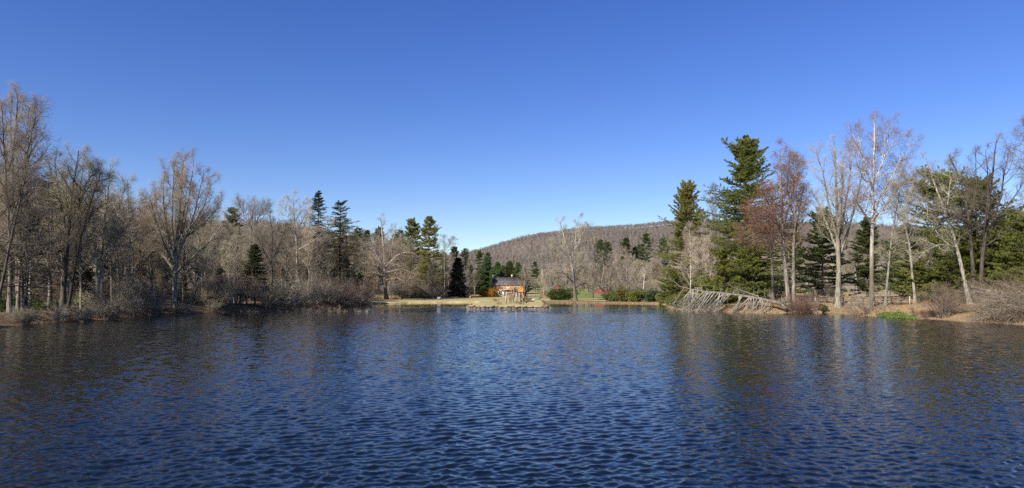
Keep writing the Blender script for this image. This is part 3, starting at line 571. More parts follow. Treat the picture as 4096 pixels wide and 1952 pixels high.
def shingle_roof():
    m = bpy.data.materials.new('roof_shingle'); m.use_nodes = True; N = m.node_tree.nodes; L = m.node_tree.links; b = N['Principled BSDF']; b.inputs['Roughness'].default_value = .9; b.inputs['Specular IOR Level'].default_value = .15
    tc = N.new('ShaderNodeTexCoord'); br = N.new('ShaderNodeTexBrick'); L.new(tc.outputs['Object'], br.inputs[0]); br.inputs['Scale'].default_value = 1; br.inputs['Brick Width'].default_value = .28; br.inputs['Row Height'].default_value = .2; br.inputs['Mortar Size'].default_value = .012
    br.inputs['Color1'].default_value = (.115, .10, .10, 1); br.inputs['Color2'].default_value = (.07, .06, .062, 1); br.inputs['Mortar'].default_value = (.04, .035, .035, 1)
    no = N.new('ShaderNodeTexNoise'); no.inputs['Scale'].default_value = 2.4; no.inputs['Detail'].default_value = 3; L.new(tc.outputs['Object'], no.inputs[0])
    r = N.new('ShaderNodeValToRGB'); r.color_ramp.elements[0].position = .60; r.color_ramp.elements[1].position = .68; r.color_ramp.elements[0].color = (0, 0, 0, 1); L.new(no.outputs['Fac'], r.inputs[0])
    mx = N.new('ShaderNodeMix'); mx.data_type = 'RGBA'; L.new(r.outputs[0], mx.inputs['Factor']); L.new(br.outputs[0], mx.inputs['A']); mx.inputs['B'].default_value = (.24, .22, .21, 1); L.new(mx.outputs['Result'], b.inputs['Base Color']); return m
house()

def gable(name, label, px, d, w, dp, ev, rd, roofm='roof_grey', rz=0, door=False, front=True):
    x = PX(px, d); o = thing(name, label, 'shed', (x, d, gz(x, d) - .05), rz); g = Geo()
    v = [(-w / 2, -dp / 2, 0), (w / 2, -dp / 2, 0), (w / 2, dp / 2, 0), (-w / 2, dp / 2, 0), (-w / 2, -dp / 2, ev), (w / 2, -dp / 2, ev), (w / 2, dp / 2, ev), (-w / 2, dp / 2, ev), (0, -dp / 2, rd), (0, dp / 2, rd)]
    g.add(v, q=[(0, 1, 5, 4), (2, 3, 7, 6), (1, 2, 6, 5), (3, 0, 4, 7)], t=[(4, 5, 8), (6, 7, 9)])
    for k in range(int(w / .25)): q = -w / 2 + .12 + k * .25; g.box(q - .02, q + .02, -dp / 2 - .025, -dp / 2 - .002, 0.02, ev - .02)
    g.build('wall', 'red_board', o)
    g = Geo(); s = (rd - ev) / (w / 2); e = .18
    for sx in (-1, 1):
        a = np.array([(sx * (w / 2 + e), -dp / 2 - e, ev - s * e), (sx * (w / 2 + e), dp / 2 + e, ev - s * e), (0, dp / 2 + e, rd), (0, -dp / 2 - e, rd)]) + (0, 0, .02); g.add(np.concatenate([a, a + (0, 0, .09)]), q=[(0, 1, 2, 3), (4, 7, 6, 5), (0, 4, 5, 1), (1, 5, 6, 2), (3, 2, 6, 7), (0, 3, 7, 4)])
    g.build('roof', roofm, o)
    if door: g = Geo(); g.box(-.35, .35, -dp / 2 - .06, -dp / 2 - .027, .03, min(1.9, ev - .1)); g.build('door', 'red_board', o)
    return o
gable('garden_shed', 'small red shed with grey peaked roof behind the sapling right of the house', 2173, 312, 1.9, 1.8, 1.5, 2.5, door=True)
gable('red_barn', 'red board barn showing its tall gable end behind the dark evergreen shrub', 2228, 340, 3.5, 6, 2.3, 4.3, roofm='red_board', door=True)
def open_shed(name, label, px, d, w, dp, h, roofm):
    x = PX(px, d); o = thing(name, label, 'shed', (x, d, gz(x, d) - .05)); g = Geo(); g.box(-w / 2, w / 2, -dp / 2, dp / 2, h, h + .15); g.box(-w / 2 + .1, w / 2 - .1, dp * .1, dp / 2 - .05, h + .15, h + .5); g.build('roof', roofm, o)
    for k in range(3): g = Geo(); q = -w / 2 + .15 + k * (w - .3) / 2; g.box(q - .08, q + .08, -dp / 2 + .1, -dp / 2 + .26, 0, h); g.build('post', 'timber_grey', o)
open_shed('open_shelter', 'open shelter with a flat dark roof on posts beside the red barn', 2201, 338, 2.6, 3, 2.2, 'fence_wood')
gable('long_shed', 'long low red shed behind the gnarled trees at the lawn edge', 2415, 335, 9.6, 4, 1.9, 2.4, roofm='red_board')
gable('red_cottage', 'red cottage with pale metal roof beyond the dry field and rail fence', 3312, 236, 5.6, 5, 1.5, 2.3, roofm='roof_metal', door=True)
open_shed('open_shelter', 'open shed with pale grey roof at the far side of the dry grass field', 3246, 238, 3.4, 3, 1.5, 'roof_metal')
def board_fence(name, label, px0, px1, d, h, mt, n, rails):
    x0, x1 = PX(px0, d), PX(px1, d); o = thing(name, label, 'fence', ((x0 + x1) / 2, d, gz((x0 + x1) / 2, d) - .05)); hw = (x1 - x0) / 2
    for k in range(n): g = Geo(); q = -hw + 2 * hw * k / (n - 1); g.box(q - .07, q + .07, -.07, .07, 0, h); g.build('post', mt, o)
    for k in range(rails): g = Geo(); z = h * (k + .8) / rails - .12; g.box(-hw, hw, -.11, -.073, z - .12, z + .12); g.build('rail', mt, o)
board_fence('red_fence', 'red board fence glimpsed between the white birches above the rhododendrons', 2505, 2660, 322, 1.5, 'red_board', 8, 3)
def rail_fence():
    ps = [(3128, 123.5), (3160, 123), (3195, 122), (3231, 121), (3257, 120.5), (3280, 120), (3308, 119.5), (3334, 119), (3374, 118), (3404, 117.3), (3436, 116.6), (3453, 116.2), (3497, 115), (3532, 114), (3564, 113), (3603, 112), (3640, 111)]
    o = thing('split_rail_fence', 'weathered split rail fence along the top of the right bank', 'fence', at(3400, 117, 0)); b0 = np.array(o.location); pts = []
    rng = np.random.default_rng(9)
    for k, (px, d) in enumerate(ps):
        d = np.interp(px, [3128, 3300, 3450, 3560, 3640], [134, 133, 125, 117, 112.5]); p = np.array(at(px, d, 0)) - b0; pts.append(p); g = Geo(); tp = p + (rng.normal(0, .03), 0, 1.42 + rng.normal(0, .05)); g.beam(p - (0, 0, .3), tp, .19, .19); g.build('post', 'fence_wood' if k < len(ps) - 1 else 'timber_grey', o)
    for a, c in zip(pts[:-1], pts[1:]):
        for z in (.42, .82, 1.22):
            g = Geo(); g.beam(a + (-.1, -.02, z + rng.normal(0, .04)), c + (.1, .02, z + rng.normal(0, .04)), .09, .15); g.build('rail', 'fence_wood', o)
rail_fence()
def prop(px, d, label, name, a, b_, w, m):
    o = Geo(); o.beam(a, b_, w, w * .5); r = o.build(name, m); r.location = at(px, d, 0); return tag(r, label, 'plank')
prop(3263, 131, 'grey plank propped upright against the rail fence', 'plank', (-.25, 0, -.35), (.1, .3, 1.6), .17, 'timber_grey')
prop(3272, 131, 'tan plank leaning against the rail fence beside a grey one', 'plank', (.3, -.2, -.2), (-.35, .4, 1.2), .2, 'timber_tan')
def pergola():
    o = thing('pergola', 'weathered grey timber pergola on the stone edged lawn spit', 'pergola', at(2060, 172, 0)); b0 = np.array(o.location)
    def w(px, d, z=None): x = PX(px, d); return np.array((x, d, gz(x, d) - .1 if z is None else z)) - b0
    T = 3.55
    for px, d, pt, rad in ((2022, 167, 2026, .16), (2025, 168, 2025.5, .13), (2062, 167, 2065, .17), (2053.5, 176, 2053, .19), (2067, 176, 2066, .2), (2083, 177, 2082, .17), (2086, 178, 2084, .13), (2093.5, 176, 2093, .2), (2099, 179, 2098.5, .13)):
        g = Geo(); g.beam(w(px, d), w(pt, d, T + (.35 if rad == .13 else 0)), rad * 1.5, rad * 1.4); g.build('post', 'timber_grey', o)
    for a, c in (((2021, 167), (2070, 167)), ((2052, 176), (2100, 176)), ((2026, 170), (2099, 178)), ((2025, 167), (2055, 177)), ((2065, 167), (2067, 177))):
        g = Geo(); g.beam(w(*a, T), w(*c, T), .16, .2); g.build('beam', 'timber_grey', o)
    for k in range(7): g = Geo(); px = 2069 + k * 4.6; g.beam(w(px, 175, T + .2), w(px + .5, 179, T + .2), .12, .14); g.build('crosspiece', 'timber_grey', o)
    for a, c in (((2053.5, 2067), 1.75), ((2083, 2093.5), 1.75)):
        g = Geo(); g.beam(w(a[0], 176.1, c), w(a[1], 176.1, c), .45, .1); g.build('seat', 'timber_grey', o)
    for a, z0, c, z1 in ((2067, 1.4, 2054, 3.2), (2083, 3.3, 2087, 1.6), (2093, 1.6, 2086, 3.0), (2026, 3.3, 2034, 3.45)):
        g = Geo(); g.beam(w(a, 176.3, z0), w(c, 176.3, z1), .1, .1); g.build('brace', 'timber_grey', o)
pergola()
def rock(name, label, loc, r, m, seed, cat='rock'):
    rng = np.random.default_rng(seed); g = Geo(); nu, nv = 12, 8; th = np.linspace(0, 2 * np.pi, nu, endpoint=False); ph = np.linspace(0, np.pi, nv)
    v = np.stack([np.outer(np.sin(ph), np.cos(th)), np.outer(np.sin(ph), np.sin(th)), np.outer(np.cos(ph), np.ones(nu))], -1); k = 1 + 0.16 * np.sin(v @ rng.normal(0, 2.5, 3) + 1) + .13 * np.sin(v @ rng.normal(0, 4, 3)); v = np.sign(v) * np.abs(v) ** .75 * k[..., None]
    i = np.arange(nu * nv).reshape(nv, nu); g.add(v * np.array(r), q=np.stack([i[:-1], i[1:], np.roll(i[1:], -1, 1), np.roll(i[:-1], -1, 1)], -1)); o = g.build(name, m); o.location = loc; o.rotation_euler = (0, 0, rng.random() * 3); return tag(o, label, cat)
rock('boulder', 'white boulder lying on the lawn right of the thin sapling', at(1757, 252, .2), (.75, .6, .5), 'boulder_white', 1)
rock('flat_stone', 'flat pale stone on the lawn right of the pergola', at(2136, 244, .1), (.75, .6, .22), 'boulder_white', 2)
rock('tree_stump', 'orange brown stump on the lawn left of the house', at(1881, 258, .25), (.36, .36, .65), 'stump_orange', 3, 'stump')
rock('bank_rock', 'tan rock at the water below the leaning planks', (PX(3262, 126.6), 126.6, .1), (1.3, .8, .45), 'timber_tan', 4)
rock('grey_rock', 'grey rock at the foot of the big sycamore by the far lawn', at(1603, 246, .2), (.7, .5, .45), 'stone', 6)
def stone_wall():
    o = thing('stone_edging', 'low dry stone edging wall round the lawn spit', 'wall', (0, 156, 0)); rng = np.random.default_rng(12); gt = Geo(); gb = Geo(); corner = [np.array(p, float) for p in PEN]
    for a, c in zip(corner[:-1], corner[1:]):
        Ln = np.linalg.norm(c - a); t = (c - a) / Ln; nrm = np.array((t[1], -t[0])); s = 0
        for lay, (z0, z1, G) in enumerate(((-.5, .27, gb), (.29, .56, gt))):
            s = 0
            while s < Ln:
                w = rng.uniform(.7, 2.3) if lay else rng.uniform(.25, 1.0); w = min(w, Ln - s + .1); p = a + t * (s + w / 2); ang = math.atan2(t[1], t[0]) + rng.normal(0, .04); jz = rng.normal(0, .05); out = rng.normal(0, .08) + (.06 if lay else -.02)
                hw, hd = w / 2 + .02, .28; ch = .03; zb, zt = z0, z1 + jz; vs = [(x * hw, y * hd, zb) for x, y in ((-1, -1), (1, -1), (1, 1), (-1, 1))] + [(x * hw, y * hd, zt - ch) for x, y in ((-1, -1), (1, -1), (1, 1), (-1, 1))] + [(x * (hw - ch), y * (hd - ch), zt) for x, y in ((-1, -1), (1, -1), (1, 1), (-1, 1))]
                v = np.array(vs) + rng.normal(0, .022, (12, 3)); v = v @ rotz(ang).T + np.array((p[0] + nrm[0] * out, p[1] + nrm[1] * out - 156, 0))
                G.add(v, q=[(0, 3, 2, 1), (8, 9, 10, 11)] + [(k + j * 4, (k + 1) % 4 + j * 4, (k + 1) % 4 + 4 + j * 4, k + 4 + j * 4) for j in (0, 1) for k in range(4)]); s += w
    gt.build('capstones', 'stone', o); gb.build('lower_course', 'stone_stained', o)
stone_wall()
g = Geo(); pts = [sh(1590, 1212.2), sh(1640, 1211.6), sh(1800, 1210.2), sh(1900, 1209.8), sh(1956, 1209.7)]
for a, c in zip(pts[:-1], pts[1:]): g.beam((*a, .1), (*c, .1), .4, .75)
kind(g.build('pond_kerb', 'kerb'), 'structure')

# ------------------------------------------------------------------ trees one can tell apart
def LD(px0, d, *pts):
    d = fixd(px0, d); b = at(px0, d); out = [(0, 0, 0)] if pts[0] == 0 else []
    for p in pts:
        if p == 0: continue
        dyy = p[2] if len(p) > 2 else 0.0; dd = d + dyy; out.append((PX(p[0], dd) - b[0], dyy, PZ(p[1], dd) - b[2]))
    return out
def hero(label, px, d, leaders, bark, twig, seed, r0, leaves=None, name='bare_tree', **kw):
    return make_tree(name, label, at(px, d), dict(seed=seed, leaders=[LD(px, d, *l) for l in leaders], r0=r0, **kw), bark, twig, leaves)
VASE = dict(ang=(34, 38, 42), up=(0.9, 0.4, 0.25))
# --- left bank, from the frame edge towards the house
hero('tall pale trunked tree at the left edge of the photo with a high spreading crown', 40, 86, [(0, (44, 900), (58, 640, 1), (75, 375, 1)), ((42, 960), (25, 700, -2), (5, 440, -3)), ((46, 900), (110, 640, 2), (150, 420, 3))], 'bark_pale', 'twig_tan', 11, .28, n=(20, 8, 6, 5), l1=.20, t0=.35, **VASE)
hero('pale slender twin of the leftmost tall tree, set a little behind it', 70, 92, [(0, (62, 800), (40, 560), (48, 395)), ((66, 900), (90, 650, 2), (112, 430, 2))], 'bark_pale', 'twig_tan', 12, .24, n=(20, 8, 6, 5), l1=.20, t0=.3, **VASE)
hero('dark leaning trunk rising from the left bank at the edge of the photo', -20, 82, [(0, (20, 1050), (70, 800), (120, 560)), ((0, 1100), (-40, 800), (-30, 520))], 'bark_dark', 'twig_dark', 13, .17, n=(18, 8, 6, 5), l1=.24)
hero('dark twin trunked tree close to the water under the leftmost hemlock', 95, 79, [(0, (88, 1100), (82, 950), (90, 800)), ((95, 1230), (118, 1050), (122, 850, 1))], 'bark_dark', 'twig_dark', 14, .19, n=(16, 7, 6, 6), l1=.26, ang=(60, 50, 50))
hero('thick dark trunked tree forking high above the left bank', 251, 95, [(0, (262, 1000), (285, 760), (310, 600)), ((268, 960), (230, 760, 2), (215, 630, 2)), ((280, 880), (350, 700, -2), (390, 680, -2))], 'bark_dark', 'twig_tan', 15, .38, n=(20, 8, 6, 5), l1=.24, t0=.3)
hero('dark trunk leaning right beside the thick forked tree on the left bank', 268, 94, [(0, (285, 1150), (303, 1020), (350, 840), (400, 690))], 'bark_dark', 'twig_tan', 16, .2, n=(24, 8, 6, 5), l1=.26, t0=.3)
hero('many stemmed grey tree behind the hazel clump on the left bank', 395, 104, [(0, (392, 1050), (375, 820), (355, 650)), ((393, 1200), (412, 1000, 1), (430, 800, 2), (445, 655, 2)), ((392, 1100), (340, 930, -1), (310, 760, -1)), ((395, 1080), (460, 900, 2), (500, 740, 3))], 'bark_lichen', 'twig_grey', 17, .27, n=(17, 8, 6, 5), l1=.22, t0=.3)
hero('wide spreading tree with dark ascending limbs left of the tallest round crown', 525, 122, [(0, (522, 1080), (510, 900), (505, 720)), ((523, 1120), (560, 960, 2), (610, 790, 3)), ((523, 1130), (480, 950, -2), (440, 800, -3)), ((524, 1110), (590, 1030, -1), (650, 950, -2))], 'bark_lichen', 'twig_grey', 18, .34, n=(18, 8, 6, 5), l1=.24, t0=.3)
hero('tall tree with a broad rounded crown standing above the left wood', 700, 118, [(0, (697, 1060), (712, 900), (728, 760), (735, 640)), ((698, 1180), (715, 1000, 1), (745, 850, 2), (770, 640, 2)), ((698, 1040), (684, 900, -1), (690, 760, -2), (698, 648, -2)), ((700, 1050), (665, 900, -2), (650, 780, -3), (660, 680, -3)), ((702, 1030), (640, 900, 2), (620, 820, 3), (622, 750, 3)), ((716, 1010), (770, 880, 2), (800, 760, 3), (815, 680, 3)), ((716, 990), (790, 880, -2), (835, 790, -3), (850, 735, -3)), ((712, 960), (790, 920, 1), (850, 860, 2), (885, 815, 3)), ((698, 960), (650, 930, 1), (605, 880, 2), (590, 830, 2)), ((720, 940), (742, 820, -3), (745, 700, -4)), ((718, 960), (715, 830, 4), (720, 690, 5)), ((697, 1085), (650, 1010, 2), (600, 950, 3), (575, 890, 3)), ((699, 1095), (770, 1030, -2), (850, 960, -3), (905, 880, -3)), ((698, 1060), (640, 960, -4), (600, 800, -5))], 'bark_lichen', 'twig_tan', 19, .36, n=(15, 8, 6, 6), l1=.16, t0=.5, od=.48, top=.4, **VASE)
hero('pale barked tree with many limbs fanning from one low fork behind the bank shrubs', 815, 150, [(0, (812, 1090), (815, 980), (805, 880)), ((813, 1110), (770, 1000, -2), (730, 910, -3)), ((813, 1100), (850, 1000, 1), (900, 900, 2)), ((814, 1110), (840, 960), (850, 860, 2)), ((814, 1120), (750, 1070, 2), (690, 1010, 3))], 'bark_pale', 'twig_pale', 20, .36, n=(18, 8, 6, 5), l1=.25, t0=.4)
hero('tree with a pale fan shaped top rising behind the small hemlock', 1000, 172, [(0, (1000, 1000), (1004, 900), (1015, 810)), ((1001, 920), (975, 860, 1), (955, 810, 2)), ((1002, 930), (1035, 870, -1), (1065, 820, -2))], 'bark_pale', 'twig_grey', 21, .30, n=(18, 8, 6, 5), l1=.22, t0=.35, **VASE)
hero('dark trunked bare tree right of the small hemlock on the left bank', 1085, 142, [(0, (1087, 1050), (1092, 960), (1080, 860)), ((1088, 1040), (1130, 950, 2), (1150, 890, 2)), ((1088, 1060), (1040, 980, -2), (1020, 930, -2))], 'bark_dark', 'twig_dark', 22, .26, n=(18, 8, 6, 5), l1=.25, t0=.3)
hero('white barked sycamore with a bare broken top between the woods and two hemlocks', 1190, 168, [(0, (1188, 1000), (1185, 920), (1172, 780)), ((1188, 950), (1160, 880, -2), (1130, 800, -2)), ((1187, 930), (1215, 870, 2), (1228, 800, 2)), ((1190, 1000), (1260, 960, -3), (1330, 880, -4))], 'bark_white', 'twig_pale', 23, .28, n=(12, 6, 6, 6), l1=.16, t0=.4)
hero('slim pale trunk standing left of the taller hemlock', 1237, 158, [(0, (1238, 1020), (1240, 900), (1242, 845))], 'bark_pale', 'twig_tan', 24, .14, n=(26, 8, 6, 7), l1=.2, t0=.3)
make_conifer('hemlock', 'tall ragged hemlock, the taller of two at the right end of the left wood', at(1273, 185), 'needle_hemlock', seed=31, H=hgt(1273, 185, 762), spread=5.6, zb=.22, dz=.42, nb=4, sec=12, tuft=5, nd=6, nl=.26, nw=.055, el=(-2, 45), env=.8, droop=.32, gap=.32, jag=.6)
make_conifer('hemlock', 'broad topped hemlock, the shorter of two at the right end of the left wood', at(1360, 186), 'needle_hemlock', seed=32, H=hgt(1360, 186, 808), spread=7.2, zb=.28, dz=.42, nb=5, sec=12, tuft=5, nd=6, nl=.26, nw=.055, el=(0, 50), env=.62, droop=.32, gap=.32, jag=.6)
make_conifer('hemlock', 'small dense dark hemlock at the water edge among the left bank shrubs', at(1020, 133), 'needle_hemlock', seed=33, H=hgt(1020, 133, 975), spread=3.3, zb=.26, dz=.28, nb=6, sec=12, tuft=6, nd=6, nl=.2, nw=.05, el=(5, 40), env=.75, droop=.2, gap=.1)
make_conifer('hemlock', 'shaggy dark hemlock overhanging the left bank near the photo edge', at(105, 85), 'needle_hemlock', seed=34, H=hgt(105, 85, 850), spread=4.3, zb=.22, dz=.45, nb=4, sec=11, tuft=5, nd=5, nl=.16, nw=.035, el=(5, 40), env=.6, droop=.3, gap=.25, jag=.4)
make_conifer('hemlock', 'thin young hemlock with see-through branches behind the forked trunks', at(200, 100), 'needle_hemlock', seed=35, H=hgt(200, 100, 700), spread=4.6, zb=.25, dz=.5, nb=4, sec=10, tuft=5, nd=5, nl=.18, nw=.04, el=(5, 40), env=.7, droop=.3, gap=.3, jag=.4)
hero('great sycamore with low sweeping white limbs at the corner of the far lawn', 1547, 240, [(0, (1540, 1130), (1535, 1000), (1522, 872)), ((1541, 1105), (1590, 1040, 2), (1640, 960, 4)), ((1541, 1080), (1500, 1010, -2), (1470, 950, -3)), ((1541, 1090), (1610, 1075, -3), (1668, 1100, -5)), ((1541, 1105), (1480, 1085, 2), (1440, 1110, 3)), ((1543, 1125), (1600, 1105, 4), (1640, 1150, 5)), ((1540, 1080), (1570, 980), (1585, 910, 2)), ((1541, 1095), (1500, 1060, -4), (1450, 1050, -6)), ((1542, 1120), (1590, 1110, -5), (1625, 1135, -7)), ((1540, 1070), (1600, 1010, -3), (1650, 1010, -5)), ((1539, 1050), (1490, 990, 3), (1450, 1000, 5))], 'bark_sycamore', 'twig_tan', 25, .62, n=(18, 8, 6, 5), l1=.23, t0=.3, up=(.4, .2, .1), tw=.022, r2=1.15, taper=.6)
make_conifer('white_pine', 'left white pine of the pair behind the great sycamore', at(1652, 268), 'needle_pine', seed=36, H=hgt(1652, 268, 884), spread=7.2, zb=.3, dz=.95, nb=5, sec=11, tuft=5, nd=8, nl=.5, nw=.13, sl=.34, el=(0, 50), env=.55, gap=.2, jag=.5)
make_conifer('white_pine', 'taller right white pine of the pair behind the great sycamore', at(1716, 262), 'needle_pine', seed=37, H=hgt(1716, 262, 868), spread=7.4, zb=.2, dz=1.05, nb=5, sec=11, tuft=5, nd=8, nl=.5, nw=.13, sl=.34, el=(0, 45), env=.55, gap=.22, jag=.5)
hero('tall thin bare tree with a forked grey top right of the white pine pair', 1778, 290, [(0, (1778, 1080), (1776, 1000), (1772, 940)), ((1777, 1010), (1800, 970), (1815, 955, 2))], 'bark_pale', 'twig_grey', 26, .3, n=(16, 7, 6, 7), l1=.16, t0=.5, tw=.025)
SAP = dict(n=(34, 7, 5, 4), l1=.42, t0=.2, ang=(34, 30, 32), up=(.7, .3, .2), top=.12)
hero('slender upright sapling on the lawn left of the white boulder', 1726, 254, [(0, (1726, 1120), (1727, 1062))], 'bark_pale', 'twig_tan', 27, .13, name='sapling', tw=.022, r2=1.3, **SAP)
hero('slender sapling on the rough grass between the dark spruce and the house', 1899, 298, [(0, (1899, 1140), (1900, 1092))], 'bark_pale', 'twig_tan', 28, .12, name='sapling', tw=.022, r2=1.3, **SAP)
hero('sapling standing in front of the right half of the shingle house', 2098, 270, [(0, (2098, 1130), (2097, 1070))], 'bark_pale', 'twig_pale', 29, .13, name='sapling', tw=.018, **SAP)
hero('sapling with a white trunk in front of the small red shed', 2176, 262, [(0, (2175, 1140), (2174, 1088))], 'bark_white', 'twig_pale', 30, .12, name='sapling', tw=.018, **SAP)
make_conifer('spruce', 'nearly black dense spruce standing alone at the left of the far lawn', at(1830, 270), 'needle_spruce', seed=38, H=hgt(1830, 270, 1030), spread=5.2, zb=.08, dz=.34, nb=7, sec=11, tuft=6, nd=7, nl=.34, nw=.09, el=(-12, 30), env=.8, droop=.25, gap=.05)
# --- soft young pines and older pines behind the house
SOFT = dict(zb=.04, dz=.55, nb=7, sec=10, tuft=5, nd=8, nl=.5, nw=.12, el=(8, 60), env=.55, gap=.05, jag=.2, tip=.3)
pp = [(1948, 322, 1038, 5.4, 'rounded'), (1925, 318, 1082, 4.6, 'low'), (1990, 335, 1054, 4.8, 'pointed'), (2012, 330, 1066, 4.0, 'small'), (2040, 332, 1050, 5.0, 'broad'), (2072, 330, 1056, 4.6, 'full'), (2092, 345, 1068, 4.0, 'narrow'), (1972, 318, 1090, 3.6, 'short')]
kd = {'rounded': 'largest rounded soft green pine behind the left chimney of the house', 'low': 'low blue green young pine beside the orange bush', 'pointed': 'pointed soft pine behind the left end of the house roof', 'small': 'small soft pine showing above the left half of the house roof', 'broad': 'broad soft pine behind the middle brick chimney', 'full': 'full soft pine behind the right half of the house roof', 'narrow': 'narrow soft pine next to the right chimney', 'short': 'short young pine tucked against the left stone chimney'}
for k, (px, d, top, sp_, nm) in enumerate(pp):
    make_conifer('young_pine', kd[nm], at(px, d), 'needle_soft', seed=40 + k, H=hgt(px, d, top), spread=sp_, rz=k, group='young pines behind the house', **SOFT)
# --- right of the house
hero('twin stemmed white sycamore on the shore right of the dark evergreen shrub', 2303, 232, [(0, (2296, 1130), (2290, 1040), (2262, 960), (2240, 880)), ((2298, 1140), (2299, 1000, 1), (2305, 900, 1), (2315, 858, 2)), ((2292, 1060), (2230, 985, -2), (2200, 960, -3)), ((2299, 1000), (2335, 930, 2), (2345, 900, 3)), ((2291, 1125), (2245, 1085, -3), (2195, 1095, -4)), ((2300, 1150), (2340, 1130, 2), (2370, 1160, 3))], 'bark_sycamore', 'twig_pale', 50, .52, n=(16, 7, 7, 7), l1=.19, t0=.35, up=(.5, .25, .15), tw=.02, r2=1.1)
hero('dark trunked low fruit tree on the lawn between the sycamore and the gnarled tree', 2371, 262, [(0, (2372, 1150), (2385, 1110), (2395, 1070)), ((2371, 1165), (2350, 1120, 2), (2335, 1080, 3)), ((2372, 1160), (2372, 1100, -2), (2365, 1060, -2))], 'bark_dark', 'twig_grey', 51, .34, n=(16, 7, 6, 7), l1=.28, t0=.3, tw=.022)
hero('gnarled pale tree with crooked low limbs at the end of the rhododendrons', 2420, 238, [(0, (2416, 1165), (2402, 1130), (2420, 1080), (2405, 1010)), ((2419, 1168), (2390, 1140, -2), (2345, 1105, -3), (2330, 1060, -3)), ((2418, 1160), (2432, 1120, 2), (2455, 1090, 2), (2470, 1040, 3)), ((2417, 1150), (2380, 1080, 3), (2375, 1000, 4)), ((2420, 1165), (2440, 1130, -2), (2440, 1020, -3))], 'bark_pale', 'twig_pale', 52, .42, n=(16, 8, 6, 5), l1=.24, t0=.3, up=(.35, .2, .1), wig=(.2, .2, .2), tw=.02)
hero('pale tree leaning right behind the left end of the rhododendrons', 2457, 262, [(0, (2462, 1110), (2472, 1040), (2478, 985))], 'bark_pale', 'twig_pale', 53, .26, n=(22, 8, 6, 5), l1=.26, t0=.3, tw=.022)
hero('white forked birch behind the rhododendrons, its left limb leaning out', 2506, 256, [(0, (2507, 1120), (2507, 1060), (2500, 1000)), ((2504, 1175), (2490, 1145, 1), (2475, 1105, 1), (2462, 1060, 2))], 'bark_white', 'twig_pale', 54, .2, n=(20, 7, 6, 7), l1=.22, t0=.35, tw=.02)
hero('white birch leaning to the right above the rhododendrons', 2566, 243, [(0, (2574, 1150), (2578, 1100), (2590, 1060)), ((2576, 1110), (2560, 1070, 1), (2550, 1050, 1))], 'bark_white', 'twig_pale', 55, .24, n=(14, 6, 6, 6), l1=.28, t0=.45, tw=.02)
# --- right bank
PINE = dict(nb=7, sec=15, tuft=6, nd=11, nl=.34, nw=.085, gap=.22, jag=.5, tip=.22)
make_conifer('white_pine', 'smaller open topped white pine left of the tallest pine', at(2750, 172), 'needle_pine', seed=60, H=hgt(2750, 172, 742), spread=8.4, zb=.12, dz=.9, el=(-2, 55), sl=.34, env=.28, ragged=((0, .2, .45, .58, .66, .8, .92, 1), (.75, .85, .7, 1.0, .75, .68, .8, .5)), **PINE)
make_conifer('white_pine', 'tallest white pine on the right bank with layered branches', at(2985, 146), 'needle_pine', seed=61, H=hgt(2985, 146, 560), spread=12.8, zb=.06, dz=.72, el=(-6, 42), env=.62, sl=.34, ragged=((0, .3, .6, .8, .9, 1), (.9, 1.0, 1.0, .95, 1.1, 1.0)), **PINE)
make_conifer('white_pine', 'young bright green white pine at the foot of the tallest pine', at(2880, 141), 'needle_pine', seed=62, H=hgt(2880, 141, 1010), spread=5.2, zb=.03, dz=.6, el=(5, 50), env=.5, **PINE)
make_conifer('white_pine', 'bushy low white pine at the right foot of the tallest pine', at(2985, 139), 'needle_pine', seed=63, H=hgt(2985, 139, 1000), spread=5.6, zb=.05, dz=.6, el=(5, 50), env=.45, **PINE)
make_conifer('white_pine', 'small feathery pine right over the middle of the fallen tree', at(2850, 131), 'needle_pine', seed=64, H=hgt(2850, 131, 1125), spread=3.4, zb=.02, dz=.5, el=(5, 45), env=.4, **PINE)
make_conifer('white_pine', 'short pine with spreading boughs over the tip of the fallen tree', at(2700, 152), 'needle_pine', seed=65, H=hgt(2700, 152, 1095), spread=4.6, zb=.02, dz=.55, el=(5, 45), env=.4, **PINE)
hero('thin bare tree with reddish twigs between the two white pines', 2855, 155, [(0, (2853, 1000), (2850, 880), (2848, 752))], 'bark_pale', 'twig_red', 66, .16, n=(26, 8, 6, 6), l1=.16, od=.25, t0=.35)
hero('pale thin bare tree standing behind the tip of the fallen tree', 2762, 146, [(0, (2762, 1080), (2760, 1000), (2756, 905)), ((2762, 1080), (2790, 1020, 1), (2800, 960, 1))], 'bark_white', 'twig_pale', 67, .14, n=(24, 8, 6, 6), l1=.24, od=.16, t0=.2)
hero('grey bare tree with low crooked twigs behind the middle of the fallen tree', 2846, 140, [(0, (2840, 1080), (2835, 1020), (2830, 960)), ((2842, 1110), (2800, 1040, 2), (2780, 960, 2))], 'bark_pale', 'twig_pale', 68, .16, n=(22, 8, 6, 6), l1=.24, od=.16, t0=.2)
hero('straight pale trunked tree close to the right of the tallest pine', 3092, 134, [(0, (3088, 1000), (3086, 850), (3090, 740))], 'bark_pale', 'twig_grey', 69, .3, n=(22, 7, 6, 6), l1=.2, t0=.35)
hero('oak still holding rusty leaves, left of the big pale tulip tree', 3158, 127, [(0, (3140, 1050), (3135, 930), (3125, 760), (3118, 585)), ((3136, 950), (3090, 840, -2), (3060, 760, -3)), ((3137, 900), (3165, 780, 2), (3195, 640, 3)), ((3138, 960), (3060, 900, -3), (2985, 830, -4)), ((3138, 930), (3030, 930, -4), (2970, 960, -5))], 'bark_pale', 'twig_red', 70, .42, leaves=('leaf_rust', 8000, .18, 9), name='oak', n=(17, 8, 6, 5), l1=.17, od=.18, t0=.35)
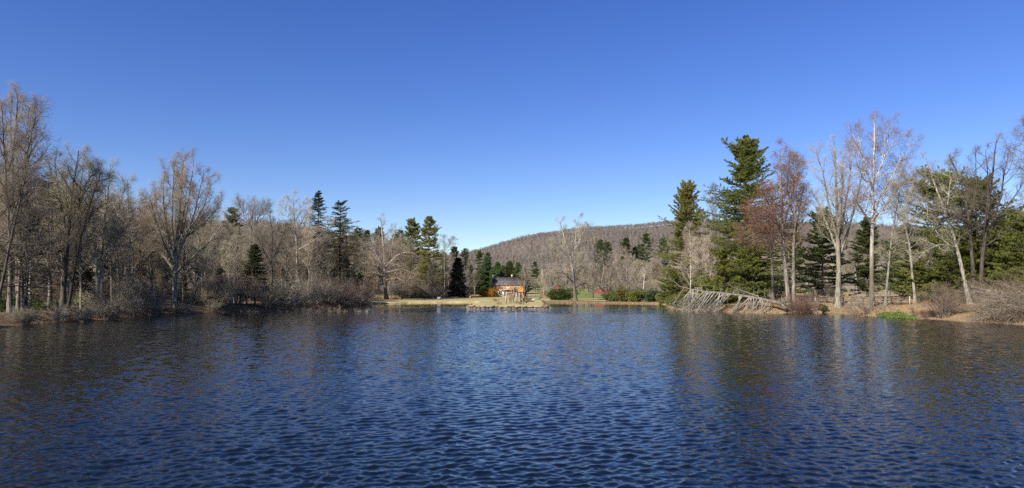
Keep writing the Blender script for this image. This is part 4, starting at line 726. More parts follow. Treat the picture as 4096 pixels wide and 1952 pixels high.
hero('oak with fewer rusty leaves and a straight pale trunk right beside the leafier one', 3174, 126, [(0, (3174, 1050), (3180, 900), (3185, 740), (3180, 640)), ((3176, 960), (3200, 850, 2), (3222, 740, 2)), ((3178, 880), (3150, 760, 3), (3160, 620, 3))], 'bark_pale', 'twig_red', 71, .38, leaves=('leaf_rust', 3600, .17, 9), name='oak', n=(17, 8, 6, 5), l1=.16, od=.18, t0=.35)
make_conifer('white_pine', 'green pine between the rusty oak and the big pale tulip tree', at(3290, 152), 'needle_green', seed=72, H=hgt(3290, 152, 838), spread=6.2, zb=.16, dz=.75, el=(-4, 45), env=.55, **PINE)
hero('big pale tulip tree with many upright stems behind the rail fence', 3352, 119, [(0, (3352, 1060), (3350, 900), (3345, 720), (3335, 560)), ((3354, 1000), (3372, 860, 2), (3395, 700, 3), (3405, 560, 3)), ((3353, 960), (3320, 830, -2), (3290, 690, -3), (3270, 600, -3)), ((3354, 1030), (3400, 900, 2), (3440, 760, 3), (3460, 640, 3)), ((3352, 1010), (3310, 900, 2), (3260, 780, 4)), ((3353, 940), (3365, 800, -3), (3370, 640, -4))], 'bark_pale', 'twig_pale', 73, .50, n=(13, 8, 6, 5), l1=.17, od=.22, t0=.35, **VASE)
hero('tallest bare tree on the right bank with a pale upper trunk', 3487, 119, [(0, (3486, 1050), (3490, 850), (3496, 650), (3497, 455)), ((3490, 860), (3540, 760, 2), (3590, 650, 3), (3640, 560, 3)), ((3491, 760), (3460, 650, -2), (3435, 520, -3)), ((3492, 740), (3530, 640, 2), (3560, 500, 2)), ((3488, 900), (3440, 830, -2), (3400, 780, -3)), ((3489, 890), (3560, 800, 3), (3640, 700, 5))], 'bark_sycamore', 'twig_red', 74, .40, leaves=('leaf_rust', 700, .13, 20), n=(13, 8, 6, 5), l1=.18, od=.22, t0=.4)
hero('bare tree leaning left beyond the rail fence, nearest right of the tallest bare tree', 3540, 117, [(0, (3560, 1000), (3580, 880), (3600, 760), (3610, 690))], 'bark_lichen', 'twig_grey', 75, .2, n=(26, 8, 6, 6), l1=.18, od=.16, t0=.3)
hero('crooked lichen spotted tree crossing behind the end of the rail fence', 3662, 114, [(0, (3640, 990), (3610, 870), (3580, 780), (3560, 720)), ((3612, 880), (3640, 780, 2), (3650, 690, 2))], 'bark_lichen', 'twig_grey', 76, .22, n=(22, 8, 6, 6), l1=.18, od=.16, t0=.3)
hero('leaning lichen covered trunk in front of the dark pines on the right', 3880, 105, [(0, (3850, 1060), (3820, 930), (3775, 800), (3735, 720), (3715, 630)), ((3822, 990), (3770, 975, -3), (3700, 1000, -5), (3660, 1050, -6)), ((3800, 860), (3700, 830, -3), (3620, 900, -4)), ((3790, 820), (3800, 720, 2), (3790, 640, 2))], 'bark_lichen', 'twig_grey', 77, .30, n=(11, 7, 5, 4), l1=.18, od=.12, t0=.3, wig=(.16, .18, .18))
hero('dark upright trunk, middle of three bare trees before the dark pines', 3902, 106, [(0, (3895, 1060), (3880, 900), (3865, 780), (3830, 680), (3800, 620)), ((3877, 860), (3905, 760, 2), (3900, 600, 2)), ((3880, 900), (3820, 860, -3), (3760, 850, -4))], 'bark_dark', 'twig_dark', 78, .30, n=(11, 7, 5, 4), l1=.18, od=.12, t0=.3, wig=(.14, .18, .18))
hero('dark wide forking tree, rightmost of three bare trees before the dark pines', 3926, 106, [(0, (3930, 1060), (3938, 960), (3960, 830), (3975, 700), (3990, 560)), ((3938, 950), (4000, 860, 2), (4060, 780, 2), (4110, 690, 2)), ((3936, 940), (3950, 820, -2), (3955, 700, -3), (3945, 600, -3)), ((3975, 880), (4010, 740, 2), (4030, 590, 3))], 'bark_dark', 'twig_dark', 79, .34, n=(11, 7, 5, 4), l1=.18, od=.12, t0=.3, wig=(.14, .18, .18))
hero('bare tree beyond the right edge of the photo with twigs reaching into view', 4215, 96, [(0, (4205, 900), (4190, 650), (4170, 430)), ((4200, 800), (4130, 620), (4100, 470))], 'bark_grey', 'twig_red', 80, .34, n=(20, 8, 6, 5), l1=.2, t0=.35)
PG = dict(PINE); PG.update(sec=13)
make_conifer('white_pine', 'tall dark green pine behind the leaning lichen covered trunk', at(3745, 119), 'needle_pine', seed=81, H=hgt(3745, 119, 715), spread=8.6, zb=.05, dz=.75, el=(-6, 45), env=.38, **PG)
make_conifer('white_pine', 'dark green pine behind the middle of the three bare trees', at(3900, 117), 'needle_pine', seed=82, H=hgt(3900, 117, 735), spread=9.0, zb=.05, dz=.75, el=(-6, 45), env=.38, **PG)
make_conifer('white_pine', 'low spreading pine with boughs down to the bare bank shrub', at(3830, 114), 'needle_pine', seed=83, H=hgt(3830, 114, 960), spread=8.0, zb=.10, dz=.6, el=(-4, 35), env=.45, **PG)
make_conifer('white_pine', 'sunlit yellow green pine at the right edge of the photo', at(4110, 104), 'needle_pine', seed=84, H=hgt(4110, 104, 900), spread=7.5, zb=.12, dz=.6, el=(0, 40), env=.35, **PG)
make_conifer('white_pine', 'dark pine at the right edge behind the sunlit one', at(4050, 128), 'needle_pine', seed=85, H=hgt(4050, 128, 850), spread=8, zb=.05, dz=.75, el=(-4, 40), env=.45, **PG)
make_conifer('white_pine', 'small dark pine in the shade right of the bare bank shrub', at(3960, 112), 'needle_pine', seed=86, H=hgt(3960, 112, 1020), spread=6, zb=.08, dz=.6, el=(-4, 40), env=.45, **PG)
make_conifer('white_pine', 'green pine half hidden behind the tallest bare tree', at(3470, 160), 'needle_green', seed=87, H=hgt(3470, 160, 870), spread=5.4, zb=.1, dz=.8, el=(-4, 40), env=.5, **PG)
make_conifer('white_pine', 'bushy pine with low boughs well behind the right end of the rail fence', at(3690, 124), 'needle_pine', seed=88, H=hgt(3690, 124, 985), spread=5.6, zb=.03, dz=.6, el=(-4, 35), env=.4, **PG)
make_conifer('white_pine', 'broad low pine behind the huge arching shrub, right of the dark forking tree', at(4010, 118), 'needle_pine', seed=89, H=hgt(4010, 118, 960), spread=5.6, zb=.04, dz=.6, el=(-4, 35), env=.4, **PG)
# --- fallen tree
def fallen():
    NR = 44
    dr_ = sd(3121) + .3; dt_ = 139.0
    o = thing('fallen_tree', 'fallen dead tree, its bare grey branches hanging into the water like ribs', 'fallen tree', (PX(3118, dr_), dr_, 0.6)); b0 = np.array(o.location); rng = np.random.default_rng(90)
    a = np.array((PX(3125, dr_), dr_, PZ(1214, dr_))) - b0; c = np.array((PX(2706, dt_), dt_, PZ(1144, dt_))) - b0
    P = poly([a, a * .75 + c * .25 + (0, 0, .25), a * .48 + c * .52 + (0, 0, .1), a * .2 + c * .8 + (0, 0, -.25), c], 16, rng, .10)[None]; s = np.linspace(0, 1, 16); R = (.26 * (1 - s) ** .8 + .05)[None] * (1 + .12 * np.sin(s * 40))[None]; g = Geo(); g.tubes(P, R, 8); g.build('trunk', 'dead_bark', o, smooth=True)
    t = np.sort(np.clip(.93 * rng.random(NR) ** .85 + .03, .02, .95)); sp0, _, rr = sample(np.repeat(P, NR, 0), np.repeat(R, NR, 0), t[:, None]); sp0 = sp0[:, 0]; K = 7; Q = np.zeros((NR, K, 3))
    end = sp0.copy(); drop = sp0[:, 2] + b0[2] + .25; end[:, 2] -= drop; end[:, 0] -= drop * rng.uniform(.25, 1.15, NR); end[:, 1] -= rng.uniform(-.6, 2.2, NR) * (.5 + drop / 4)
    for k in range(K): f = k / (K - 1); Q[:, k] = sp0 * (1 - f) + end * f + np.array([-0.25, -.1, .22]) * (math.sin(f * math.pi) * drop / 3)[:, None] if False else sp0 * (1 - f) + end * f + np.outer(np.sin(f * np.pi) * drop / 3, np.array([.18, -.1, .2]))
    RR = np.minimum(rr[:, 0] * .75, .125)[:, None] * (1 - np.linspace(0, .8, K)[None]) + .012
    for q_, r_ in zip(Q[:, None], RR[:, None]):
      gb = Geo(); gb.tubes(q_, r_, 5); P2, R2 = grow(rng, q_, r_, 7, .1, 1, 16, 6, lambda t, pl: pl * (.65 - .35 * t), 4, -.2, .08, .012, .008); gb.tubes(P2, R2, 3); P3, R3 = grow(rng, P2, R2, 4, .1, 1, 22, 8, lambda t, pl: .2 + pl * .35, 2, -.2, .08, .012, .006); gb.cones(P3[:, 0], P3[:, 1], .016)
      gb.build('hanging_branch', 'dead_wood', o)
    n = 16; t = np.linspace(.08, .98, n); sp0, _, rr = sample(np.repeat(P, n, 0), np.repeat(R, n, 0), t[:, None]); Q = np.zeros((n, 6, 3)); Q[:, 0] = sp0[:, 0]; d = unit(rng.normal(0, .35, (n, 3)) + np.array([-.45, 0, 1])); Ln = rng.uniform(1.0, 3.0, n)
    for k in range(1, 6): Q[:, k] = Q[:, k - 1] + d * (Ln / 5)[:, None]; d = unit(d + rng.normal(0, .16, (n, 3)))
    RR = np.full((n, 1), .055) * (1 - np.linspace(0, .85, 6)[None]); 
    for q_, r_ in zip(Q[:, None], RR[:, None]): gu = Geo(); gu.tubes(q_, r_, 4); P2, R2 = grow(rng, q_, r_, 5, .3, 1, 45, 10, lambda t, pl: pl * .4, 3, .1, .1, .012, .006); gu.tubes(P2, R2, 3); gu.build('upright_branch', 'dead_wood', o)
    g = Geo(); q = poly([np.array((PX(3035, 130), 130, PZ(1185, 130))) - b0, np.array((PX(2960, 132), 132, PZ(1160, 132))) - b0, np.array((PX(2905, 133), 133, PZ(1132, 133))) - b0], 8, rng, .03)[None]; rr = (.10 * (1 - np.linspace(0, .85, 8)))[None]; g.tubes(q, rr, 5); P2, R2 = grow(rng, q, rr, 14, .1, 1, 50, 14, lambda t, pl: pl * .25, 4, .1, .1, .012, .007); g.tubes(P2, R2, 3); g.build('side_limb', 'dead_wood', o)
    g = Geo(); ra = rng.random(22) * 6.283; Q = np.zeros((22, 4, 3)); dd = np.stack([rng.uniform(.2, .9, 22), np.cos(ra), np.sin(ra)], 1)
    for k in range(4): Q[:, k] = a + dd * (k * .42) + rng.normal(0, .05, (22, 3))
    g.tubes(Q, (.09 * (1 - np.linspace(0, .8, 4)))[None].repeat(22, 0), 4); g.build('root_plate', 'dead_wood', o)
fallen()
# --- leafy shrubs
MARGIN = 1.0
make_leafy('evergreen_shrub', 'dark green domed evergreen shrub on the shore left of the twin sycamore', at(2248, 238), 'leaf_green', seed=100, w=13 * .95, dp=9, h=5.2, n=2600, leaf=.34, lw=.17)
make_leafy('orange_bush', 'orange leaved bush at the left end of the shingle house', at(1950, 280), 'leaf_orange', seed=101, w=8.4, dp=6, h=4.6, n=2600, leaf=.3, lw=.18)
rh = [(2448, 224, 7.5, 4.6, 'leaf_rhodo', 'leftmost rhododendron by the gnarled tree, yellowing on top'), (2492, 220, 7.0, 6.2, 'leaf_rhodo_yellow', 'tall yellowish rhododendron left of the forked birch'), (2530, 217, 6.5, 4.6, 'leaf_rhodo_yellow', 'yellow tinged rhododendron below the forked birch'), (2556, 219, 6.0, 4.8, 'leaf_rhodo', 'green rhododendron left of the leaning birch'), (2612, 212, 7.5, 5.0, 'leaf_green', 'bright green rhododendron standing alone right of the leaning birch'), (2658, 204, 6.5, 4.4, 'leaf_rhodo', 'dull rhododendron between the bright green one and the point'), (2720, 146, 5.5, 4.0, 'leaf_rhodo', 'rhododendron on the point under the tip of the fallen tree'), (2770, 141, 5.0, 3.2, 'leaf_rhodo_yellow', 'yellow leaved rhododendron behind the hanging branches of the fallen tree'), (2690, 158, 5.0, 3.8, 'leaf_rhodo', 'olive rhododendron left of the fallen tree tip')]
for k, (px, d, w, h, m, lb) in enumerate(rh):
    make_leafy('rhododendron', lb, at(px, d), m, seed=110 + k, w=w, dp=w * .8, h=h, n=2000, leaf=.28 if d > 180 else .2, lw=.14 if d > 180 else .1, group='rhododendrons along the right shore', rz=k)
make_leafy('rhododendron', 'small round green shrub at the water below the leaning planks', at(3287, 112.6), 'leaf_green', seed=121, w=2.3, dp=2, h=1.7, n=900, leaf=.2, lw=.09)
for k, (px, d, w, h, lb) in enumerate([(190, 96, 6, 1.6, 'low green laurel patch left of the thick forked trunk'), (60, 90, 7, 3.0, 'shaded laurel at the left edge of the photo'), (330, 112, 8, 3.2, 'laurel clump behind the dark leaning trunk on the left bank'), (760, 132, 7, 2.6, 'dark laurel under the tree with the broad rounded crown'), (850, 136, 6, 2.6, 'dark laurel behind the left bank shrubs')]):
    make_leafy('laurel', lb, at(px, d), 'leaf_green', seed=130 + k, w=w, dp=w * .7, h=h, n=1500, leaf=.2, lw=.09)
# --- bare shrubs
sr = [(545, 110.5, 6.2, 4.6, 'many stemmed alder clump leaning over the left bank'), (430, 99.5, 5.2, 3.0, 'thin alder stems at the water left of the larger clump'), (330, 93, 1.6, 2.0, 'low scrub where the left bank juts out'), (800, 128, 4.6, 4.0, 'bare shrub under the broad crowned tree on the left bank'), (870, 130, 5.0, 4.5, 'bare shrub leaning over the water left of the small hemlock'), (945, 136, 6.2, 4.6, 'dark bare shrub directly left of the small hemlock'), (1075, 143, 5.8, 4.6, 'bare shrub directly right of the small hemlock'), (1130, 150, 5.4, 5.0, 'grey bare shrub right of the dark trunked tree'), (1190, 156, 6.6, 5.2, 'tall pale twigged shrub on the left shore below the white sycamore'), (1250, 163, 7.2, 5.6, 'largest pale twigged shrub mound on the left shore'), (1310, 170, 7.4, 5.6, 'grey shrub mound below the two tall hemlocks'), (1370, 178, 7.4, 5.6, 'purplish shrub mound below the broad topped hemlock'), (1425, 188, 7.4, 5.8, 'last purplish shrub mound at the cove of the left shore')]
for k, (px, d, h, w, lb) in enumerate(sr):
    make_thicket('bare_shrub', lb, at(px, d), 'bark_lichen' if k < 4 else 'bark_grey', 'twig_tan' if k < 7 else 'twig_red' if k > 9 else 'twig_grey', seed=150 + k, h=h, w=w, ns=34 if k > 3 else 20, arch=.7 if k > 3 else .3, el=(38, 80), n2=8, n3=6, n4=4, tw=.017, lean=(.12, -.1), group='bare shrubs along the left shore')
make_thicket('bare_shrub', 'rounded bare shrub at the water between the rail fence end and the dark pines', at(3772, 93.5), 'bark_grey', 'twig_red', seed=170, h=4.6, w=2.0, ns=26, arch=.35, el=(42, 80), n2=8, n3=6, n4=4, tw=.012)
make_thicket('bare_shrub', 'huge arching bare shrub at the right edge of the photo', at(4190, 86), 'bark_grey', 'twig_red', seed=171, h=8.4, w=4.5, ns=60, arch=.85, el=(18, 62), n2=9, n3=7, n4=4, tw=.013, lean=(-.75, 0))
make_thicket('bare_shrub', 'pale bare stems leaning over the water left of the green patch', at(3492, 107.5), 'bark_pale', 'twig_grey', seed=172, h=4.6, w=2.6, ns=12, arch=.2, el=(35, 80), n2=6, n3=5, n4=3, tw=.012, od=.25, lean=(-.25, 0))
make_thicket('bare_shrub', 'bare low stems sweeping down to the water below the rail fence', at(3440, 109.5), 'bark_pale', 'twig_red', seed=173, h=3.2, w=2.4, ns=10, arch=.5, el=(18, 55), n2=6, n3=5, n4=3, tw=.012, od=.25, lean=(-.3, -.2))
make_thicket('leafy_scrub', 'rusty leaved scrub mound at the root end of the fallen tree', at(3165, 121), 'bark_grey', 'twig_red', seed=174, h=3.3, w=3.6, ns=26, arch=.9, n4=3, leaf=('leaf_rust', 1500, .12), el=(30, 80))
make_thicket('leafy_scrub', 'brown scrub mound between the oak trunks and the leaning planks', at(3215, 119), 'bark_grey', 'twig_red', seed=175, h=2.8, w=3.6, ns=26, arch=.9, n4=3, leaf=('dry_grass_dark', 1200, .12), el=(30, 80))
make_thicket('bare_shrub', 'bare scrub on the bank right of the green patch', at(3690, 99), 'bark_grey', 'twig_red', seed=176, h=1.5, w=2.6, ns=20, arch=.9, n4=3, el=(20, 70))
make_thicket('bare_shrub', 'low scrub under the huge arching shrub', at(3980, 91), 'bark_grey', 'twig_tan', seed=177, h=1.9, w=2.6, ns=20, arch=.9, n4=3, el=(20, 70))
make_thicket('bare_shrub', 'tangled bare vine shrub inside the pergola', at(2040, 172), 'bark_grey', 'twig_tan', seed=178, h=3.2, w=1.0, ns=7, arch=.3, n2=5, n3=4, n4=2, tw=.012, od=.25)
make_thicket('bare_shrub', 'pale bare shrub on the lawn right of the pergola', at(2150, 205), 'bark_pale', 'twig_tan', seed=179, h=3.4, w=1.6, ns=12, arch=.2, el=(40, 75), n2=5, n3=3, n4=2, tw=.02)
make_thicket('bare_shrub', 'bare shrub directly against the right side of the pergola', at(2105, 180), 'bark_grey', 'twig_red', seed=180, h=1.8, w=1.2, ns=10, arch=.4, n2=5, n3=4, n4=3, tw=.012, od=.3)
for k, (px, d, h, lb) in enumerate([(1981, 180, .9, 'small dry plant clump on the lawn left of the pergola'), (1996, 163, .6, 'small dry plant clump near the stone edge left of the pergola'), (2086, 163, .7, 'small dry plant clump near the stone edge right of the pergola'), (2121, 186, .9, 'brown plant clump right of the pergola shrub')]):
    make_thicket('dry_plant', lb, at(px, d, -.05), 'bark_grey', 'twig_red', seed=185 + k, h=h, w=.7, ns=12, arch=.6, n2=4, n3=3, n4=2, tw=.02, el=(25, 80), group='dry plant clumps on the lawn spit')
for k, (px, d, lb) in enumerate([(1478, 212, 'small pale trunked sapling with a few orange leaves left of the great sycamore')]):
    hero(lb, 1491, 216, [(0, (1491, 1160), (1490, 1125))], 'bark_pale', 'twig_tan', 190, .13, leaves=('leaf_rust', 260, .2, 2), name='sapling', n=(16, 6, 4, 3), l1=.3, t0=.4)

MARGIN = 3.0
# ------------------------------------------------------------------ the woods: a few built trees, then copies
rng = np.random.default_rng(77)
def place(protos, spots, label, group, H0, cat='tree'):
    for k, (px, d, H) in enumerate(spots):
        r = protos[k % len(protos)]; s = H / r['_h']; b = at(px, d); sq = rng.uniform(.9, 1.15)
        dup(r, b, rng.random() * 6.283, (s * sq, s * sq, s), label, group, cat)
def wood_proto(seed, H, kindp, bark, twig, label, px, d, group):
    if kindp == 'fork': L_ = [straight(H, (rng.normal(0, 1), rng.normal(0, 1)))] + [fork(H, H * rng.uniform(.25, .45), rng.normal(0, H * .14), rng.normal(0, H * .14), rng.uniform(.8, .98)) for _ in range(3)]; r0 = .26
    elif kindp == 'slim': L_ = [straight(H, (rng.normal(0, 1), rng.normal(0, 1)))]; r0 = .18
    else: L_ = [straight(H * .9, (2, 0))] + [fork(H, H * rng.uniform(.12, .25), rng.normal(0, H * .22), rng.normal(0, H * .2), rng.uniform(.6, .95)) for _ in range(5)]; r0 = .32
    o = make_tree('woodland_tree', label, at(px, d), dict(seed=seed, leaders=L_, r0=r0 * 1.25, n=(24 if kindp == 'slim' else 15, 7, 6, 5), l1=.25, t0=.3, od=.26, r2=1.8), bark, twig, group=group); o['_h'] = H; return o
GL = 'bare trees crowding the wood behind the left bank'; LL = 'bare grey tree deep in the crowded wood behind the left bank'
def wood_top(px): return np.interp(px, [-300, 0, 200, 450, 620, 700, 900, 1050, 1250, 1450, 1600, 1800, 1900], [560, 600, 690, 760, 850, 860, 900, 905, 900, 905, 930, 985, 1040])
protos = [wood_proto(200, 21, 'fork', 'bark_grey', 'twig_tan', LL, 470, 150, GL), wood_proto(201, 22, 'slim', 'bark_pale', 'twig_grey', LL, 620, 165, GL), wood_proto(202, 19, 'spread', 'bark_pale', 'twig_pale', LL, 925, 175, GL), wood_proto(203, 20, 'fork', 'bark_lichen', 'twig_red', LL, 1120, 190, GL), wood_proto(204, 21, 'slim', 'bark_grey', 'twig_tan', LL, 150, 120, GL)]
spots = []
for k in range(66):
    px = -260 + 1780 * ((k * .618034) % 1); dmin = np.interp(px, [-300, 0, 400, 900, 1400, 1500], [88, 92, 112, 145, 200, 240]); d = dmin + 130 * rng.random() ** 1.2 + 4
    top = wood_top(px) + rng.uniform(-25, 75); H = hgt(px, d, top); spots.append((px, d, min(max(H, 9), 31)))
place(protos, spots, LL, GL, 21)
spots = []
for k in range(26):
    px = 60 + 1400 * ((k * .618034 + .3) % 1); d = np.interp(px, [0, 400, 900, 1400, 1500], [84, 102, 136, 188, 230]) + rng.uniform(0, 9); spots.append((px, d, hgt(px, d, wood_top(px) + rng.uniform(0, 150))))
place([protos[1], protos[4], protos[0]], spots, 'bare tree standing close to the left shore in front of the deeper wood', 'bare trees close to the left shore', 21)
G2 = 'bare trees behind the great sycamore'; L2 = 'bare tree in the mixed wood behind the great sycamore and the pine pair'
spots = []
for k in range(34):
    px = 1440 + 440 * ((k * .618034) % 1); d = rng.uniform(265, 350); spots.append((px, d, max(8, hgt(px, d, np.interp(px, [1440, 1550, 1700, 1800, 1880], [920, 915, 950, 1000, 1040]) + rng.uniform(-10, 100)))))
place(protos, spots, L2, G2, 20)
G3 = 'bare trees between the lawn and the mountain'; L3 = 'grey bare tree in the open wood between the lawn and the mountain'
spots = []
for k in range(88):
    px = 2090 + 700 * ((k * .618034) % 1); d = rng.uniform(350, 520); spots.append((px, d, max(8, hgt(px, d, np.interp(px, [2090, 2200, 2300, 2450, 2700, 2800], [1085, 1050, 1010, 1000, 1005, 1000]) + rng.uniform(-10, 110)))))
protos2 = [wood_proto(210, 18, 'spread', 'bark_pale', 'twig_pale', L3, 2350, 380, G3), wood_proto(211, 18, 'fork', 'bark_pale', 'twig_grey', L3, 2610, 345, G3)]
place(protos2 + [protos[0]], spots, L3, G3, 18)
G4 = 'bare trees beyond the rail fence and dry field'; L4 = 'bare tree beyond the rail fence and the dry grass field'
spots = []
for k in range(52):
    px = 2720 + 1500 * ((k * .618034) % 1); d = rng.uniform(250, 420) if k % 4 else rng.uniform(170, 230)
    if 3200 < px < 3360: d = max(d, 275)
    spots.append((px, d, max(8, hgt(px, d, rng.uniform(930, 1060)))))
place(protos2 + protos[:1], spots, L4, G4, 18)
# conifers of the wood
GC = 'evergreens scattered through the woods'
def ever(px, d, top, label, needle, seed, spread, **kw): 
    o = make_conifer('woodland_pine', label, at(px, d), needle, seed=seed, H=hgt(px, d, top), spread=spread, group=GC, **dict(dict(zb=.3, dz=1.1, nb=5, sec=9, tuft=4, nd=8, nl=.5, nw=.12, el=(0, 45), env=.5, gap=.15, jag=.4), **kw)); o['_h'] = hgt(px, d, top); return o
ep = [ever(930, 200, 836, 'pine top showing behind the pale fan topped tree', 'needle_green', 220, 5.0), ever(1515, 300, 908, 'pine crown rising behind the top of the great sycamore', 'needle_green', 221, 5.5), ever(2400, 400, 962, 'dense round pine above the wood right of the twin sycamore', 'needle_soft', 222, 6.0, env=.35), ever(2140, 385, 1048, 'single pointed spruce above the trees right of the house', 'needle_green', 223, 5.5, zb=.1, env=.8)]
for px, d, top, lb in [(1818, 345, 990, 'pine above the dark spruce, leftmost of the row by the mountain foot'), (1862, 350, 996, 'pine in the row by the mountain foot, second from the dark spruce'), (1918, 350, 1006, 'pine behind the rounded soft pine by the mountain foot'), (1952, 365, 1010, 'thin leaning pine at the right end of the row by the mountain foot'), (1885, 330, 1060, 'lower pine filling the row between the dark spruce and the house'), (2428, 410, 970, 'narrow pine beside the dense round pine above the right wood'), (2505, 390, 950, 'tall pine in the middle of the wood before the mountain'), (2540, 395, 985, 'shorter olive pine right of the tall middle pine'), (2585, 400, 938, 'highest pine of the wood before the mountain'), (2650, 420, 955, 'lone small pine left of the smaller white pine'), (2560, 410, 980, 'low pine between the two higher pines before the mountain'), (1600, 300, 925, 'pine top between the great sycamore and the pine pair'), (1580, 310, 940, 'pine top close behind the right limbs of the great sycamore'), (1430, 285, 915, 'pine top left of the great sycamore'), (1470, 280, 925, 'olive pine behind the left limbs of the great sycamore'), (1775, 320, 1010, 'low pine behind the thin bare tree right of the pine pair'), (330, 150, 830, 'dark evergreen deep in the wood behind the left alder clump'), (800, 190, 905, 'dark evergreen behind the fanning pale tree'), (1150, 215, 900, 'dark evergreen behind the white broken topped sycamore'), (3560, 190, 960, 'evergreen far behind the rail fence'), (3620, 165, 900, 'evergreen behind the crooked lichen spotted tree'), (3420, 230, 1000, 'evergreen far behind the big tulip tree'), (3180, 200, 930, 'evergreen seen between the oak trunks')]:
    k = rng.integers(0, 4); r = ep[k]; H = hgt(px, d, top); s = H / r['_h']; dup(r, at(px, d), rng.random() * 6.283, (s, s, s), lb, GC, 'tree')
hp = make_conifer('young_hemlock', 'small olive green hemlock in the shade of the left wood', at(1410, 205), 'needle_hemlock', group='young hemlocks under the left wood', seed=228, H=9, spread=2.9, zb=.08, dz=.4, nb=5, sec=9, tuft=4, nd=6, nl=.3, nw=.07, el=(0, 40), env=.75, droop=.25, gap=.25, jag=.5); hp['_h'] = 9.0
place([hp], [(px, d, h) for px, d, h in [(30, 96, 10), (160, 104, 7), (345, 116, 8), (470, 124, 5), (620, 138, 6), (880, 160, 8), (905, 150, 5), (1145, 185, 9), (1180, 178, 7), (1330, 200, 10), (1385, 200, 12), (1440, 215, 9), (1480, 235, 8), (735, 150, 6), (560, 150, 11), (660, 165, 12), (300, 120, 12), (430, 135, 13), (230, 118, 14), (1060, 190, 12), (1110, 175, 9), (860, 180, 13), (960, 185, 12), (1220, 205, 14), (1310, 215, 14)]], 'small olive green hemlock in the shade of the left wood', 'young hemlocks under the left wood', 9)
place([hp], [(CX + x / y * F, y, h) for x, y, h in [(-63, 60, 9), (-66, 52, 10), (-69, 64, 11), (-67, 44, 10), (-72, 36, 9)]], 'unseen hemlock added beyond the left frame edge to shade the left bank', 'young hemlocks under the left wood', 9)  # unseen hemlocks added outside the view, only to cast shade on the left bank
# understorey of the left wood
GU = 'undergrowth shrubs inside the left wood'; LU = 'bare undergrowth shrub in the shade of the left wood'
u0 = make_thicket('undergrowth_shrub', LU, at(600, 135), 'bark_grey', 'twig_tan', seed=230, h=4.5, w=3.5, ns=24, arch=.5, n2=7, n3=6, n4=4, tw=.02, group=GU); u0['_h'] = 4.5
u1 = make_thicket('undergrowth_shrub', LU, at(1300, 195), 'bark_lichen', 'twig_grey', seed=231, h=4.5, w=3.5, ns=20, arch=.3, n2=7, n3=6, n4=4, tw=.02, group=GU); u1['_h'] = 4.5
spots = []
for k in range(40):
    px = -150 + 1650 * ((k * .618034) % 1); dmin = np.interp(px, [-300, 0, 400, 900, 1400, 1500], [86, 90, 108, 138, 195, 235]); spots.append((px, dmin + 3 + 60 * rng.random(), rng.uniform(3, 6.5)))
place([u0, u1], spots, LU, GU, 4.5, 'shrub')
MARGIN = 0.6; spots = [(px, 70 + 0 * px, rng.uniform(1.2, 3.0)) for px in list(rng.uniform(20, 800, 16)) + list(rng.uniform(850, 1480, 14))]
place([u0, u1], spots, 'low bare scrub at the water line of the left bank', 'waterline scrub along the left bank', 4.5, 'shrub')
MARGIN = 3.0
GV = 'brown scrub along the edge of the far lawn'; LV = 'brown scrub along the wood edge behind the far lawn'
spots = [(1570 + 190 * ((k * .618034) % 1), rng.uniform(255, 275), rng.uniform(4, 7)) for k in range(16)] + [(1780 + 40 * k, rng.uniform(285, 300), 4) for k in range(3)]
place([u0, u1], spots, LV, GV, 4.5, 'shrub')
GX = 'bare scrub beyond the right bank'; LX = 'grey scrub beyond the right bank at the edge of the field'
spots = [(3040 + 1040 * ((k * .618034) % 1), rng.uniform(140, 170), rng.uniform(3, 5)) for k in range(18)] + [(2470 + 200 * ((k * .618) % 1), rng.uniform(245, 300), rng.uniform(4, 7)) for k in range(14)]
spots = [s for s in spots if not (3150 < s[0] < 4100)] + [(3290, 170, 3.2), (3338, 150, 3.6), (3320, 190, 3.4), (3262, 200, 2.5)]
place([u1, u0], spots, LX, GX, 4.5, 'shrub')
for o in list(S.objects):
    if '_h' in o: del o['_h']
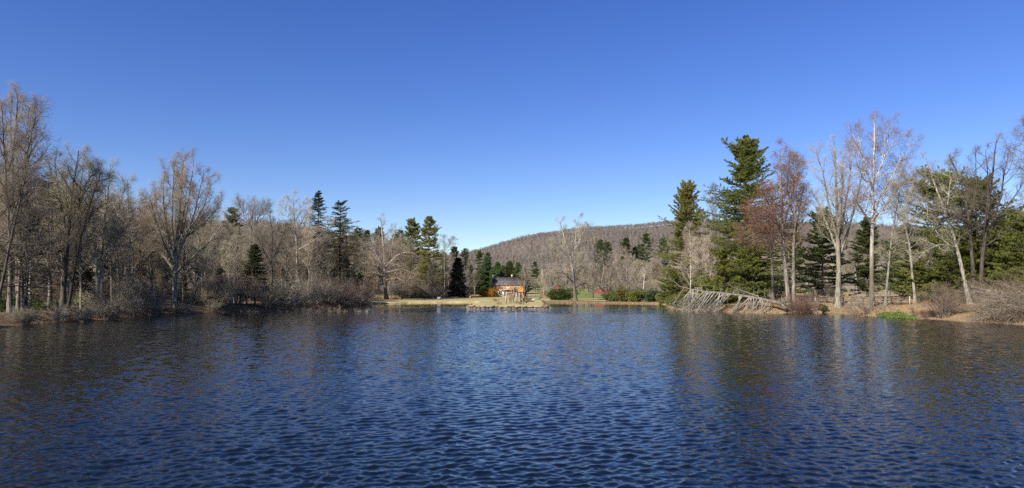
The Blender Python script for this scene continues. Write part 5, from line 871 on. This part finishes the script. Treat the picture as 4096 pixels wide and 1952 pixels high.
# ------------------------------------------------------------------ grass and green growth on the banks
def bank_grass():
    rng = np.random.default_rng(240); P = []; n = len(SHORE)
    g = Geo(); gd = Geo()
    for i in range(3, n - 3):
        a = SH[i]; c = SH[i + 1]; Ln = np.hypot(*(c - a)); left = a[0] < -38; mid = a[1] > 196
        if mid: continue
        m = int(Ln * (46 if not left else 30)); t = rng.random(m); nrm = np.array((c[1] - a[1], a[0] - c[0])) / Ln * -1; s = rng.random(m) ** 1.3 * 6.5 - .2
        q = a + (c - a) * t[:, None] + nrm * s[:, None]; ok = ~inside(q[:, 0], q[:, 1], SH); q = q[ok]
        z = land(q[:, 0], q[:, 1]); keep = wob(q[:, 0] * 2.2, q[:, 1] * 2.2) > -.45; q = np.column_stack([q, z])[keep]; q = np.repeat(q, 7, 0); q[:, :2] += rng.normal(0, .12, (len(q), 2))
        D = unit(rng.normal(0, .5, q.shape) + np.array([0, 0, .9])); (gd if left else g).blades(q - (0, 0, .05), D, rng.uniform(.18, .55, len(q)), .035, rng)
    kind(g.build('bank_grass', 'dry_grass'), 'stuff')['label'] = 'dry tan grass tufts on the right bank'; kind(gd.build('shaded_bank_grass', 'dry_grass_dark'), 'stuff')['label'] = 'dry grass and leaves on the left bank, shade put into their colour'  # left bank's shade is coloured in: a darker copy of the dry grass
    x = rng.uniform(12, 75, 26000); y = rng.uniform(112, 236, 26000); s = sdist(x, y, SH); px = CX + x / y * F; ok = (s > 8) & ~inside(x, y, SH) & (px > 3100); x = x[ok]; y = y[ok]; q = np.column_stack([x, y, land(x, y)]); q = np.repeat(q, 3, 0) ; q[:, :2] += rng.normal(0, .15, (len(q), 2)); g = Geo(); g.blades(q, unit(rng.normal(0, .3, q.shape) + np.array([0, 0, 1])), rng.uniform(.4, 1.0, len(q)), .06, rng); kind(g.build('field_grass', 'dry_grass'), 'stuff')['label'] = 'tall dry grass in the field beyond the rail fence'
    x = rng.uniform(PX(1500, 245), PX(1590, 245), 700); y = rng.uniform(243, 250, 700); q = np.repeat(np.column_stack([x, y, land(x, y)]), 4, 0); g = Geo(); g.blades(q, unit(rng.normal(0, .25, q.shape) + np.array([0, 0, 1])), rng.uniform(.5, 1.6, len(q)), .07, rng); kind(g.build('tall_dry_grass', 'dry_grass'), 'stuff')['label'] = 'tall dry grass round the foot of the great sycamore'
    # green growth spilling into the water
    m = 9000; t = rng.random(m); v = rng.random(m); px = 3508 + 155 * t; d0 = np.interp(px, [3500, 3580, 3670], [sd(3500), sd(3580), sd(3670)]); d = d0 - 2.6 + 5.2 * v; hh = 1.5 * np.sin(np.clip(t * .9 + .06, 0, 1) * np.pi) ** .8 * sm(0, .5, v) * (.75 + .35 * wob(px * .12, d * 2))
    q = np.column_stack([PX(px, d), d, np.maximum(.02 + hh * .55, land(PX(px, d), d) * .6)]); g = Geo(); g.leaves(q - (0, 0, .03), unit(rng.normal(0, .6, q.shape) + np.array([-.3, -.5, .5])), rng.uniform(.18, .4, m), .08, rng); kind(g.build('green_growth', 'cress'), 'stuff')['label'] = 'bright green water plants spilling from the right bank'
bank_grass()
